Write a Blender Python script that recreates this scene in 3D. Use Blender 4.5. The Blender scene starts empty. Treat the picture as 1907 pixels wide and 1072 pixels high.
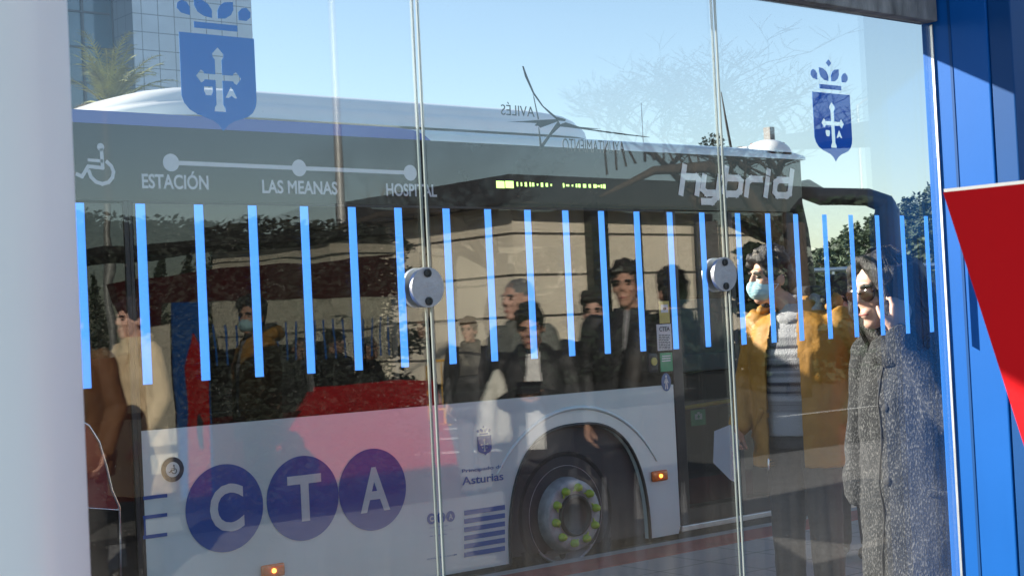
import bpy, bmesh, math, random
from mathutils import Vector, Matrix, noise
random.seed(7)
S = bpy.context.scene
COL = S.collection
R = math.radians

# ------------------------------------------------------------------ camera, sky, sun, exposure
FPX, YAW, PITCH, ROLL = 2850.05, .698458, .0254903, -.0485927      # measured from the photograph's lines
CAM = Vector((0, 0, 1.645))
F_ = Vector((math.sin(YAW)*math.cos(PITCH), math.cos(YAW)*math.cos(PITCH), math.sin(PITCH)))
R0 = Vector((math.cos(YAW), -math.sin(YAW), 0)); U0 = R0.cross(F_)
R_ = math.cos(ROLL)*R0 + math.sin(ROLL)*U0; U_ = R_.cross(F_)
cd = bpy.data.cameras.new('camera'); cam = bpy.data.objects.new('camera', cd); COL.objects.link(cam)
cam.matrix_world = Matrix(((R_.x, U_.x, -F_.x, CAM.x), (R_.y, U_.y, -F_.y, CAM.y), (R_.z, U_.z, -F_.z, CAM.z), (0, 0, 0, 1)))
cd.sensor_width = 36; cd.lens = FPX/1907*36; cd.clip_start = .05; cd.clip_end = 3000
cd.dof.use_dof = True; cd.dof.focus_distance = 5.2; cd.dof.aperture_fstop = 20
S.camera = cam

SUN_EL, SUN_D = R(24), Vector((-.6, .8, 0))
w = bpy.data.worlds.new('World'); S.world = w; w.use_nodes = True
nt = w.node_tree
sky = nt.nodes.new('ShaderNodeTexSky'); sky.sky_type = 'NISHITA'; sky.sun_disc = False
sky.sun_elevation = SUN_EL; sky.sun_rotation = math.atan2(SUN_D.x, SUN_D.y)
sky.air_density = 1.0; sky.dust_density = .6; sky.ozone_density = 1.6
bg = nt.nodes['Background']; bg.inputs[1].default_value = .075
nt.links.new(sky.outputs[0], bg.inputs[0])
sd = bpy.data.lights.new('sun', 'SUN'); sd.energy = 5; sd.angle = R(.5); sd.color = (1, .93, .82)
so = bpy.data.objects.new('sun', sd); COL.objects.link(so)
sv = Vector((SUN_D.x*math.cos(SUN_EL), SUN_D.y*math.cos(SUN_EL), math.sin(SUN_EL)))
so.rotation_euler = sv.to_track_quat('Z', 'Y').to_euler(); so.location = (0, 0, 30)
S.view_settings.view_transform = 'Standard'; S.view_settings.look = 'None'
S.view_settings.exposure = 1.5; S.view_settings.gamma = 1
S.cycles.transparent_max_bounces = 32; S.cycles.max_bounces = 10; S.cycles.glossy_bounces = 6
S.cycles.caustics_reflective = False; S.cycles.caustics_refractive = False

# ------------------------------------------------------------------ measuring helpers (photo pixel -> point in the place)
YB, YG = 7.0, 2.55                  # side of the bus, plane of the shelter glass
def ray(px, py): return F_ + R_*((px-953.5)/FPX) - U_*((py-536)/FPX)
def on_y(px, py, Y): r = ray(px, py); return CAM + r*(Y/r.y)
def on_x(px, py, X): r = ray(px, py); return CAM + r*(X/r.x)
def deep(px, py, d): return CAM + ray(px, py)*d
def behind_glass_mirror(px, py, d):
    p = deep(px, py, d); p.y = 2*YG - p.y; return p
def xz(px, py, Y): p = on_y(px, py, Y); return (p.x, p.z)

# ------------------------------------------------------------------ materials
def new_mat(name):
    m = bpy.data.materials.new(name); m.use_nodes = True
    nt = m.node_tree; b = nt.nodes['Principled BSDF']; return m, nt, b
def mat(name, col, rough=.5, metal=0, var=.12, scale=12, bump=0, bscale=60, coat=0, coat_ior=1.5, ior=1.5, stretch=(1, 1, 1), rvar=.1):
    m, nt, b = new_mat(name); n, L = nt.nodes, nt.links
    tc = n.new('ShaderNodeTexCoord'); mp = n.new('ShaderNodeMapping'); mp.inputs['Scale'].default_value = stretch
    L.new(tc.outputs['Object'], mp.inputs[0])
    nz = n.new('ShaderNodeTexNoise'); nz.inputs['Scale'].default_value = scale; nz.inputs['Detail'].default_value = 6
    L.new(mp.outputs[0], nz.inputs['Vector'])
    cr = n.new('ShaderNodeMapRange'); cr.inputs[1].default_value = .25; cr.inputs[2].default_value = .75
    cr.inputs[3].default_value = 1-var; cr.inputs[4].default_value = 1+var
    L.new(nz.outputs[0], cr.inputs[0])
    mx = n.new('ShaderNodeVectorMath'); mx.operation = 'SCALE'; mx.inputs[0].default_value = col[:3]
    L.new(cr.outputs[0], mx.inputs['Scale']); L.new(mx.outputs[0], b.inputs['Base Color'])
    rr = n.new('ShaderNodeMapRange'); rr.inputs[3].default_value = max(0, rough-rvar*rough); rr.inputs[4].default_value = rough+rvar*rough
    L.new(nz.outputs[0], rr.inputs[0]); L.new(rr.outputs[0], b.inputs['Roughness'])
    b.inputs['Metallic'].default_value = metal; b.inputs['IOR'].default_value = ior
    if coat:
        b.inputs['Coat Weight'].default_value = coat; b.inputs['Coat Roughness'].default_value = .02; b.inputs['Coat IOR'].default_value = coat_ior
    if bump:
        n2 = n.new('ShaderNodeTexNoise'); n2.inputs['Scale'].default_value = bscale; n2.inputs['Detail'].default_value = 4
        L.new(mp.outputs[0], n2.inputs['Vector'])
        bp = n.new('ShaderNodeBump'); bp.inputs['Strength'].default_value = bump; bp.inputs['Distance'].default_value = .01
        L.new(n2.outputs[0], bp.inputs['Height']); L.new(bp.outputs[0], b.inputs['Normal'])
    return m

def thin_glass(name, tint, ior, dirt, wavy=0):
    """a pane: Fresnel mix of see-through and mirror, with dried dirt in vertical runs"""
    m, nt, b = new_mat(name); n, L = nt.nodes, nt.links; n.remove(b)
    out = n['Material Output']
    geo = n.new('ShaderNodeNewGeometry')
    mi = n.new('ShaderNodeMapRange'); mi.inputs[3].default_value = ior; mi.inputs[4].default_value = 1/ior
    L.new(geo.outputs['Backfacing'], mi.inputs[0])
    fr = n.new('ShaderNodeFresnel'); L.new(mi.outputs[0], fr.inputs['IOR'])
    tr = n.new('ShaderNodeBsdfTransparent'); tr.inputs[0].default_value = (*tint, 1)
    gl = n.new('ShaderNodeBsdfGlossy'); gl.inputs['Roughness'].default_value = 0
    if wavy:
        tc = n.new('ShaderNodeTexCoord'); nz = n.new('ShaderNodeTexNoise'); nz.inputs['Scale'].default_value = 1.3
        L.new(tc.outputs['Object'], nz.inputs['Vector'])
        bp = n.new('ShaderNodeBump'); bp.inputs['Strength'].default_value = wavy; bp.inputs['Distance'].default_value = .02
        L.new(nz.outputs[0], bp.inputs['Height']); L.new(bp.outputs[0], gl.inputs['Normal'])
    mx = n.new('ShaderNodeMixShader'); L.new(fr.outputs[0], mx.inputs[0]); L.new(tr.outputs[0], mx.inputs[1]); L.new(gl.outputs[0], mx.inputs[2])
    last = mx
    if dirt:
        tc = n.new('ShaderNodeTexCoord'); mp = n.new('ShaderNodeMapping'); mp.inputs['Scale'].default_value = (38, 38, 1.6)
        L.new(tc.outputs['Object'], mp.inputs[0])
        nz = n.new('ShaderNodeTexNoise'); nz.inputs['Scale'].default_value = 1; nz.inputs['Detail'].default_value = 5
        L.new(mp.outputs[0], nz.inputs['Vector'])
        n2 = n.new('ShaderNodeTexNoise'); n2.inputs['Scale'].default_value = 3.2; n2.inputs['Detail'].default_value = 8
        L.new(tc.outputs['Object'], n2.inputs['Vector'])
        sp = n.new('ShaderNodeTexVoronoi'); sp.inputs['Scale'].default_value = 60
        L.new(tc.outputs['Object'], sp.inputs['Vector'])
        spm = n.new('ShaderNodeMapRange'); spm.inputs[1].default_value = .1; spm.inputs[2].default_value = .04; spm.inputs[3].default_value = 0; spm.inputs[4].default_value = .10
        L.new(sp.outputs['Distance'], spm.inputs[0])
        mu = n.new('ShaderNodeMath'); mu.operation = 'MULTIPLY'; L.new(nz.outputs[0], mu.inputs[0]); L.new(n2.outputs[0], mu.inputs[1])
        # splash dirt dries thicker towards the foot of the pane
        sx = n.new('ShaderNodeSeparateXYZ'); L.new(tc.outputs['Object'], sx.inputs[0])
        zr = n.new('ShaderNodeMapRange'); zr.inputs[1].default_value = 1.30; zr.inputs[2].default_value = 1.08; zr.inputs[3].default_value = .35; zr.inputs[4].default_value = 3.6
        L.new(sx.outputs[2], zr.inputs[0])
        m2 = n.new('ShaderNodeMath'); m2.operation = 'MULTIPLY'; L.new(mu.outputs[0], m2.inputs[0]); L.new(zr.outputs[0], m2.inputs[1])
        m3 = n.new('ShaderNodeMath'); m3.operation = 'MULTIPLY_ADD'; L.new(m2.outputs[0], m3.inputs[0]); m3.inputs[1].default_value = dirt*4
        L.new(spm.outputs[0], m3.inputs[2])
        m3.use_clamp = True
        df = n.new('ShaderNodeBsdfDiffuse'); df.inputs[0].default_value = (.42, .4, .37, 1)
        tl = n.new('ShaderNodeBsdfTranslucent'); tl.inputs[0].default_value = (.42, .4, .37, 1)
        ad = n.new('ShaderNodeMixShader'); L.new(df.outputs[0], ad.inputs[1]); L.new(tl.outputs[0], ad.inputs[2])
        mz = n.new('ShaderNodeMixShader'); L.new(m3.outputs[0], mz.inputs[0]); L.new(mx.outputs[0], mz.inputs[1]); L.new(ad.outputs[0], mz.inputs[2])
        last = mz
    L.new(last.outputs[0], out.inputs[0])
    return m

def film_mat(name, col, trans=.5):
    m, nt, b = new_mat(name); n, L = nt.nodes, nt.links
    tl = n.new('ShaderNodeBsdfTranslucent'); tl.inputs[0].default_value = (*col, 1)
    b.inputs['Base Color'].default_value = (*col, 1); b.inputs['Roughness'].default_value = .6; b.inputs['IOR'].default_value = 1.3
    mx = n.new('ShaderNodeMixShader'); mx.inputs[0].default_value = trans
    L.new(b.outputs[0], mx.inputs[1]); L.new(tl.outputs[0], mx.inputs[2]); L.new(mx.outputs[0], n['Material Output'].inputs[0])
    return m
def emit(name, col, s):
    m, nt, b = new_mat(name); b.inputs['Base Color'].default_value = (*col, 1)
    b.inputs['Emission Color'].default_value = (*col, 1); b.inputs['Emission Strength'].default_value = s; return m

M = {}
M['glass'] = thin_glass('shelter_glass', (.97, .985, .98), 1.64, .009)
M['busglass'] = thin_glass('tinted_bus_glass', (.20, .24, .235), 1.55, 0, .12)
M['doorglass'] = thin_glass('door_glass', (.72, .76, .75), 1.45, 0)
def solid_glass():
    m, nt, b = new_mat('glass_edge'); b.inputs['Base Color'].default_value = (.45, .52, .51, 1); b.inputs['Roughness'].default_value = .06
    b.inputs['Transmission Weight'].default_value = .55; b.inputs['IOR'].default_value = 1.5; return m
M['edge'] = solid_glass()
M['gasket'] = mat('dark_gasket', (.015, .017, .017), .4)
M['steel'] = mat('brushed_steel', (.50, .51, .53), .38, 1, .15, 40, .25, 200)
M['steelface'] = mat('satin_steel', (.36, .36, .39), .45, .6, .15, 30, .2, 160)
M['alu'] = mat('aluminium', (.72, .73, .74), .35, .7)
M['stripe'] = film_mat('pale_blue_film', (.25, .52, .95), .70)
M['emblem'] = film_mat('blue_film', (.0002, .20, .58), .3)
M['emblemdark'] = film_mat('dark_blue_film', (.0003, .17, .62), .32)
M['inkfilm'] = film_mat('dark_grey_film', (.04, .055, .06), .2)
M['pillar'] = mat('white_powder_coat', (.84, .87, .86), .45, 0, .03, 2)
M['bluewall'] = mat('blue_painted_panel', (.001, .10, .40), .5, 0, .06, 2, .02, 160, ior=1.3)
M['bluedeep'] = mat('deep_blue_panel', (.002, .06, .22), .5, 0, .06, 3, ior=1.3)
M['redplate'] = mat('red_painted_plate', (.55, .002, .007), .6, 0, .05, 4, .03, 120, ior=1.2)
M['redlit'] = mat('sunlit_red_panel', (.70, .012, .022), .3, 0, .1, 4)
M['rail'] = mat('weathered_grey_rail', (.20, .20, .20), .6, 0, .55, 9, .3, 60, stretch=(3, 3, .8))
M['white'] = mat('white_bus_paint', (.62, .72, .71), .22, 0, .10, 2.2, coat=1, coat_ior=1.8, stretch=(1, 1, .35))
M['roofwhite'] = mat('white_roof_paint', (.80, .79, .76), .35, 0, .06, 3, coat=.5)
M['black'] = mat('black_gloss_band', (.008, .010, .012), .03, 0, .2, 3, ior=1.36, rvar=.6)
M['blackmatt'] = mat('black_plastic', (.02, .021, .022), .5, 0, .25, 20, .15)
M['nose'] = mat('dark_windscreen_corner', (.016, .013, .010), .55, 0, .4, 5, ior=1.15)
M['interior'] = mat('dark_interior', (.035, .036, .04), .6, 0, .4, 3)
M['busblue'] = mat('blue_bus_stripe', (.025, .075, .42), .25, 0, .05, 3, coat=.6)
M['decal'] = mat('blue_decal', (.006, .085, .33), .3, 0, .08, 10, coat=.4)
M['decalgrey'] = mat('pale_lettering', (.58, .60, .62), .4, 0, .06, 20, coat=.3)
M['hybridgrey'] = mat('grey_lettering', (.68, .69, .69), .35, .2, .2, 14, coat=.3)
M['darkdecal'] = mat('dark_lettering', (.03, .04, .06), .4)
M['rubber'] = mat('tyre_rubber', (.018, .018, .018), .75, 0, .5, 30, .4, 90)
M['rim'] = mat('dusty_steel_rim', (.36, .37, .39), .6, .3, .35, 14, .2)
M['nut'] = mat('lime_nut_cap', (.36, .50, .04), .4)
M['amber'] = mat('amber_lens', (.75, .17, .015), .12, 0, .2, 60, coat=.6)
M['amberlit'] = emit('amber_bulb', (1, .42, .05), 2.2)
M['led'] = emit('led_green', (.62, 1, .25), .9)
M['yellow'] = mat('yellow_fitting', (.70, .46, .02), .35)
M['stickerY'] = mat('yellow_sticker', (.55, .45, .10), .45, 0, .15, 40)
M['stickerW'] = mat('white_sticker', (.62, .63, .63), .45, 0, .06, 40)
M['stickerG'] = mat('green_sticker', (.03, .32, .13), .45, 0, .12, 40)
M['stickerB'] = mat('blue_sticker', (.06, .13, .30), .45)
M['seatred'] = mat('red_seat_fabric', (.50, .03, .02), .8, 0, .2, 30)
M['screen'] = mat('pale_driver_partition', (.30, .36, .37), .3, 0, .15, 3)
M['chrome'] = mat('chrome_trim', (.7, .7, .7), .15, 1)
M['redshade'] = mat('shaded_red_panel', (.075, .004, .007), .3, 0, .2, 4)  # red with shade put into its colour, for shelter parts out of the sun
M['redpanel'] = mat('dark_red_panel', (.16, .012, .018), .25, 0, .15, 4, coat=.3)
M['skin'] = mat('skin', (.52, .29, .20), .5, 0, .14, 25, .08, 120)
M['skin2'] = mat('fair_skin', (.60, .36, .27), .5, 0, .12, 25, .08, 120)
M['hair'] = mat('dark_hair', (.014, .010, .009), .45, 0, .5, 60, .6, 150, stretch=(2, 2, .5))
M['hairgrey'] = mat('grey_hair', (.17, .17, .165), .55, 0, .3, 60, .8, 110)
M['hairbrown'] = mat('brown_hair', (.10, .055, .03), .45, 0, .4, 60, .8, 110)
M['eye'] = mat('dark_eye', (.02, .015, .012), .2)
M['lip'] = mat('lips', (.40, .14, .12), .45)
M['mask'] = mat('surgical_mask_blue', (.38, .62, .66), .7, 0, .08, 20, .4, 40, stretch=(.3, .3, 3))
M['mustard'] = mat('mustard_jacket', (.36, .165, .012), .65, 0, .16, 9, .5, 26)
M['lining'] = mat('black_lining', (.02, .02, .022), .8)
M['greyknit'] = mat('grey_knit', (.33, .33, .34), .9, 0, .2, 60, .8, 180)
M['darktrouser'] = mat('charcoal_trousers', (.045, .043, .042), .85, 0, .3, 25, .4, 60)
M['darkjacket'] = mat('black_jacket', (.022, .024, .026), .6, 0, .3, 12, .5, 30)
M['greenjacket'] = mat('olive_jacket', (.06, .07, .045), .7, 0, .3, 12, .5, 30)
M['greyjacket'] = mat('grey_green_coat', (.16, .17, .15), .75, 0, .25, 12, .5, 30)
M['beige'] = mat('beige_trench', (.62, .48, .29), .7, 0, .12, 8, .5, 20)
M['camel'] = mat('camel_coat', (.13, .06, .02), .75, 0, .15, 8, .5, 20)
M['whiteshirt'] = mat('white_shirt', (.72, .71, .68), .8, 0, .06, 20, .4, 40)
M['shoe'] = mat('dark_shoe', (.02, .018, .016), .4)
M['paper'] = film_mat('white_paper', (.80, .81, .84), .4)
M['phone'] = mat('black_phone', (.012, .012, .014), .15)
M['sunglass'] = mat('tortoise_sunglasses', (.03, .015, .01), .08)
M['bag'] = mat('white_plastic_bag', (.66, .64, .55), .5, 0, .12, 14, .8, 22)
M['pave'] = None
M['asphalt'] = mat('asphalt', (.055, .055, .056), .85, 0, .25, 3, .5, 120)
M['kerbred'] = mat('red_tactile_kerb', (.27, .06, .055), .8, 0, .25, 10, .5, 80)
M['kerbgrey'] = mat('concrete_kerb', (.30, .29, .28), .85, 0, .2, 8, .5, 90)
M['roadwhite'] = mat('road_paint', (.72, .72, .70), .7, 0, .12, 6)
M['bark'] = mat('bark', (.085, .062, .045), .9, 0, .4, 12, .8, 40, stretch=(1, 1, .25))
M['twig'] = mat('twig', (.06, .045, .035), .9, 0, .3, 12)
M['palmleaf'] = mat('palm_frond', (.30, .30, .11), .5, 0, .5, 3)
M['deadfrond'] = mat('dry_palm_frond', (.24, .18, .11), .7, 0, .3, 3)
M['pine'] = mat('pine_foliage', (.035, .062, .030), .75, 0, .5, 1.2)
M['conifer'] = mat('conifer_foliage', (.03, .055, .03), .75, 0, .5, 1.5)
M['darkleaf'] = mat('dark_evergreen_foliage', (.012, .018, .011), .8, 0, .4, 2)
M['drybush'] = mat('dry_scrub', (.20, .155, .085), .85, 0, .35, 2)
M['hillgrass'] = mat('hill_grass', (.09, .10, .05), .9, 0, .4, .1)
M['tower_glass'] = mat('curtain_glass', (.05, .12, .17), .06, 0, .5, .25, ior=1.7)
M['mullion'] = mat('mullion', (.04, .06, .08), .4)
M['lamp'] = mat('galvanised_post', (.40, .40, .38), .5, .3)
M['barrier'] = mat('yellow_barrier', (.62, .34, .03), .5, 0, .15, 8)
M['darkroof'] = mat('dark_roof_fascia', (.035, .035, .036), .6, 0, .35, 3)
M['darkdoor'] = mat('dark_doorway', (.03, .035, .032), .35)
M['brick'] = mat('red_brown_chimney', (.26, .11, .06), .85, 0, .25, 8)

def grid_mat(name, col, line, sx, sz, wd, axis='XZ', rough=.5, off=(0, 0)):
    """tiles / slabs with joints, in real metres"""
    m, nt, b = new_mat(name); n, L = nt.nodes, nt.links
    tc = n.new('ShaderNodeTexCoord'); sp = n.new('ShaderNodeSeparateXYZ'); L.new(tc.outputs['Object'], sp.inputs[0])
    def band(sock, size, o):
        a = n.new('ShaderNodeMath'); a.operation = 'ADD'; L.new(sock, a.inputs[0]); a.inputs[1].default_value = 1000*size+o
        f = n.new('ShaderNodeMath'); f.operation = 'PINGPONG'; L.new(a.outputs[0], f.inputs[0]); f.inputs[1].default_value = size/2
        l = n.new('ShaderNodeMath'); l.operation = 'LESS_THAN'; L.new(f.outputs[0], l.inputs[0]); l.inputs[1].default_value = wd
        return l
    ax = {'X': 0, 'Y': 1, 'Z': 2}; masks = []
    for a, s, o in ((axis[0], sx, off[0]), (axis[1], sz, off[1])):
        if s: masks.append(band(sp.outputs[ax[a]], s, o))
    mk = masks[0].outputs[0]
    if len(masks) > 1:
        mxm = n.new('ShaderNodeMath'); mxm.operation = 'MAXIMUM'; L.new(masks[0].outputs[0], mxm.inputs[0]); L.new(masks[1].outputs[0], mxm.inputs[1]); mk = mxm.outputs[0]
    nz = n.new('ShaderNodeTexNoise'); nz.inputs['Scale'].default_value = .8; nz.inputs['Detail'].default_value = 8
    L.new(tc.outputs['Object'], nz.inputs['Vector'])
    cr = n.new('ShaderNodeMapRange'); cr.inputs[1].default_value = .25; cr.inputs[2].default_value = .75; cr.inputs[3].default_value = .88; cr.inputs[4].default_value = 1.1
    L.new(nz.outputs[0], cr.inputs[0])
    sc = n.new('ShaderNodeVectorMath'); sc.operation = 'SCALE'; sc.inputs[0].default_value = col; L.new(cr.outputs[0], sc.inputs['Scale'])
    mx = n.new('ShaderNodeMix'); mx.data_type = 'RGBA'; L.new(mk, mx.inputs[0]); L.new(sc.outputs[0], mx.inputs[6]); mx.inputs[7].default_value = (*line, 1)
    L.new(mx.outputs[2], b.inputs['Base Color']); b.inputs['Roughness'].default_value = rough
    return m
M['pave'] = grid_mat('pavement_slabs', (.30, .29, .28), (.13, .125, .12), .4, .4, .006, 'XY', .85)
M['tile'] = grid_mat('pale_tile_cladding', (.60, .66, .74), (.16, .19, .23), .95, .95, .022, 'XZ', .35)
M['tile_dimmed'] = grid_mat('dimmed_tile_cladding_return', (.26, .31, .37), (.13, .16, .20), .95, .95, .022, 'YZ', .35)  # darker colour stands in for shade; the sun strikes this return
M['cream'] = grid_mat('cream_wall_panels', (.92, .82, .64), (.09, .08, .065), 0, 1.12, .035, 'XZ', .8, (0, .33))

def tweed_mat():
    m, nt, b = new_mat('black_white_tweed'); n, L = nt.nodes, nt.links
    tc = n.new('ShaderNodeTexCoord'); v = n.new('ShaderNodeTexNoise'); v.inputs['Scale'].default_value = 190; v.inputs['Detail'].default_value = 3
    mp = n.new('ShaderNodeMapping'); mp.inputs['Scale'].default_value = (1, 1, .55)
    L.new(tc.outputs['Object'], mp.inputs[0]); L.new(mp.outputs[0], v.inputs['Vector'])
    r = n.new('ShaderNodeValToRGB'); r.color_ramp.elements[0].position = .5; r.color_ramp.elements[1].position = .78
    r.color_ramp.elements[0].color = (.012, .013, .015, 1); r.color_ramp.elements[1].color = (.17, .168, .165, 1)
    L.new(v.outputs[0], r.inputs[0]); L.new(r.outputs[0], b.inputs['Base Color']); b.inputs['Roughness'].default_value = .95
    bp = n.new('ShaderNodeBump'); bp.inputs['Strength'].default_value = .6; bp.inputs['Distance'].default_value = .01
    L.new(v.outputs[0], bp.inputs['Height']); L.new(bp.outputs[0], b.inputs['Normal']); return m
M['tweed'] = tweed_mat()
def fairisle_mat():
    """grey jumper: rows of dark and pale bands with small zigzags, from hem to chest"""
    m, nt, b = new_mat('patterned_grey_jumper'); n, L = nt.nodes, nt.links
    tc = n.new('ShaderNodeTexCoord'); sp = n.new('ShaderNodeSeparateXYZ'); L.new(tc.outputs['Object'], sp.inputs[0])
    at = n.new('ShaderNodeMath'); at.operation = 'ARCTAN2'; L.new(sp.outputs[0], at.inputs[0]); L.new(sp.outputs[1], at.inputs[1])
    s1 = n.new('ShaderNodeMath'); s1.operation = 'MULTIPLY'; L.new(at.outputs[0], s1.inputs[0]); s1.inputs[1].default_value = 15
    pg = n.new('ShaderNodeMath'); pg.operation = 'PINGPONG'; L.new(s1.outputs[0], pg.inputs[0]); pg.inputs[1].default_value = .5
    zz = n.new('ShaderNodeMath'); zz.operation = 'MULTIPLY_ADD'; L.new(pg.outputs[0], zz.inputs[0]); zz.inputs[1].default_value = .022; L.new(sp.outputs[2], zz.inputs[2])
    def wave(src, f, ph, th):
        a = n.new('ShaderNodeMath'); a.operation = 'MULTIPLY_ADD'; L.new(src, a.inputs[0]); a.inputs[1].default_value = f; a.inputs[2].default_value = ph
        s = n.new('ShaderNodeMath'); s.operation = 'SINE'; L.new(a.outputs[0], s.inputs[0])
        g = n.new('ShaderNodeMath'); g.operation = 'GREATER_THAN'; L.new(s.outputs[0], g.inputs[0]); g.inputs[1].default_value = th; return g
    g1 = wave(zz.outputs[0], 150, 0, .25); g2 = wave(sp.outputs[2], 62, 1.2, .0)
    mm = n.new('ShaderNodeMath'); mm.operation = 'MULTIPLY'; L.new(g1.outputs[0], mm.inputs[0]); mm.inputs[1].default_value = .55
    ma = n.new('ShaderNodeMath'); ma.operation = 'MULTIPLY_ADD'; L.new(g2.outputs[0], ma.inputs[0]); ma.inputs[1].default_value = .45; L.new(mm.outputs[0], ma.inputs[2])
    zr = n.new('ShaderNodeMapRange'); zr.inputs[1].default_value = 1.00; zr.inputs[2].default_value = 1.03; L.new(sp.outputs[2], zr.inputs[0])
    zt = n.new('ShaderNodeMapRange'); zt.inputs[1].default_value = 1.36; zt.inputs[2].default_value = 1.33; L.new(sp.outputs[2], zt.inputs[0])
    q = n.new('ShaderNodeMath'); q.operation = 'MULTIPLY'; L.new(zr.outputs[0], q.inputs[0]); L.new(zt.outputs[0], q.inputs[1])
    q2 = n.new('ShaderNodeMath'); q2.operation = 'MULTIPLY'; L.new(q.outputs[0], q2.inputs[0]); L.new(ma.outputs[0], q2.inputs[1])
    mx = n.new('ShaderNodeMix'); mx.data_type = 'RGBA'; L.new(q2.outputs[0], mx.inputs[0]); mx.inputs[6].default_value = (.36, .36, .37, 1); mx.inputs[7].default_value = (.03, .032, .045, 1)
    L.new(mx.outputs[2], b.inputs['Base Color']); b.inputs['Roughness'].default_value = .95
    nz = n.new('ShaderNodeTexNoise'); nz.inputs['Scale'].default_value = 160; L.new(tc.outputs['Object'], nz.inputs['Vector'])
    bp = n.new('ShaderNodeBump'); bp.inputs['Strength'].default_value = .6; bp.inputs['Distance'].default_value = .01; L.new(nz.outputs[0], bp.inputs['Height']); L.new(bp.outputs[0], b.inputs['Normal'])
    return m
M['fairisle'] = fairisle_mat()

# ------------------------------------------------------------------ object helpers
def obj(name, bm, m, parent=None, smooth=False, loc=None):
    me = bpy.data.meshes.new(name); bm.normal_update(); bm.to_mesh(me); bm.free()
    me.materials.append(m)
    if smooth:
        for p in me.polygons: p.use_smooth = True
    o = bpy.data.objects.new(name, me); COL.objects.link(o)
    if parent: o.parent = parent
    if loc: o.location = loc
    return o
def tag(o, label, cat, group=None):
    o['label'] = label; o['category'] = cat
    if group: o['group'] = group
    return o
def thing(name, label, cat, loc=(0, 0, 0), rz=0, group=None):
    o = bpy.data.objects.new(name, None); COL.objects.link(o); o.location = loc; o.rotation_euler = (0, 0, rz); o.empty_display_size = .2
    return tag(o, label, cat, group)
def struct(name, bm, m, smooth=False):
    o = obj(name, bm, m, None, smooth); o['kind'] = 'structure'; return o
def box(bm, x0, x1, y0, y1, z0, z1, bevel=0):
    r = bmesh.ops.create_cube(bm, size=1)
    for v in r['verts']:
        v.co = Vector(((x0+x1)/2+v.co.x*(x1-x0), (y0+y1)/2+v.co.y*(y1-y0), (z0+z1)/2+v.co.z*(z1-z0)))
    if bevel:
        es = list({e for v in r['verts'] for e in v.link_edges})
        bmesh.ops.bevel(bm, geom=es, offset=bevel, segments=2, affect='EDGES', profile=.6)
def plate(bm, pts, y0, y1, holes=()):
    """flat shape given in (x, z), from y0 to y1"""
    edges = []
    for loop in (pts, *holes):
        vs = [bm.verts.new((a, y0, c)) for a, c in loop]
        edges += [bm.edges.new((vs[i], vs[(i+1) % len(vs)])) for i in range(len(vs))]
    r = bmesh.ops.triangle_fill(bm, edges=edges, use_beauty=True)
    fs = [g for g in r['geom'] if isinstance(g, bmesh.types.BMFace)]
    e = bmesh.ops.extrude_face_region(bm, geom=fs)
    for v in e['geom']:
        if isinstance(v, bmesh.types.BMVert): v.co.y = y1
    bmesh.ops.recalc_face_normals(bm, faces=bm.faces[:])
def ring_pts(cx, cz, rx, rz, n=40, a0=0, a1=2*math.pi, pw=1):
    out = []
    for i in range(n):
        t = a0+(a1-a0)*i/n; c, s = math.cos(t), math.sin(t)
        out.append((cx+rx*math.copysign(abs(c)**pw, c), cz+rz*math.copysign(abs(s)**pw, s)))
    return out
def arc(cx, cz, r, a0, a1, n):
    return [(cx+r*math.cos(a0+(a1-a0)*i/n), cz+r*math.sin(a0+(a1-a0)*i/n)) for i in range(n+1)]
def sph(bm, c, r, u=16, v=10):
    if not hasattr(r, '__len__'): r = (r, r, r)
    q = bmesh.ops.create_uvsphere(bm, u_segments=u, v_segments=v, radius=1)
    for x in q['verts']: x.co = Vector((c[0]+x.co.x*r[0], c[1]+x.co.y*r[1], c[2]+x.co.z*r[2]))
    return q['verts']
def limb(bm, pts, rad, n=12, caps=True):
    """closed tapered tube through points, round ends when caps"""
    pts = [Vector(p) for p in pts]; rings = []
    if caps:
        d0 = (pts[0]-pts[1]).normalized(); d1 = (pts[-1]-pts[-2]).normalized()
        P = [pts[0]+d0*rad[0]*.7, *pts, pts[-1]+d1*rad[-1]*.7]; Q = [rad[0]*.6, *rad, rad[-1]*.6]
    else: P, Q = pts, list(rad)
    up = Vector((0, 0, 1)) if abs((P[1]-P[0]).normalized().z) < .9 else Vector((0, 1, 0))
    for i, p in enumerate(P):
        d = (P[min(i+1, len(P)-1)]-P[max(i-1, 0)]).normalized()
        a = d.cross(up).normalized(); b = a.cross(d).normalized(); up = b
        rings.append([bm.verts.new(p+(a*math.cos(2*math.pi*k/n)+b*math.sin(2*math.pi*k/n))*Q[i]) for k in range(n)])
    for i in range(len(rings)-1):
        for k in range(n): bm.faces.new((rings[i][k], rings[i+1][k], rings[i+1][(k+1) % n], rings[i][(k+1) % n]))
    bm.faces.new(rings[0]); bm.faces.new(rings[-1][::-1])
def loft(bm, rings, n=28):
    """rings: (z, cx, cy, rx, ry, power)"""
    R2 = []
    for z, cx, cy, rx, ry, pw in rings:
        R2.append([bm.verts.new((x, y, z)) for x, y in ring_pts(cx, cy, rx, ry, n, pw=pw)])
    for i in range(len(R2)-1):
        for k in range(n): bm.faces.new((R2[i][k], R2[i][(k+1) % n], R2[i+1][(k+1) % n], R2[i+1][k]))
    bm.faces.new(R2[0][::-1]); bm.faces.new(R2[-1])
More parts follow.
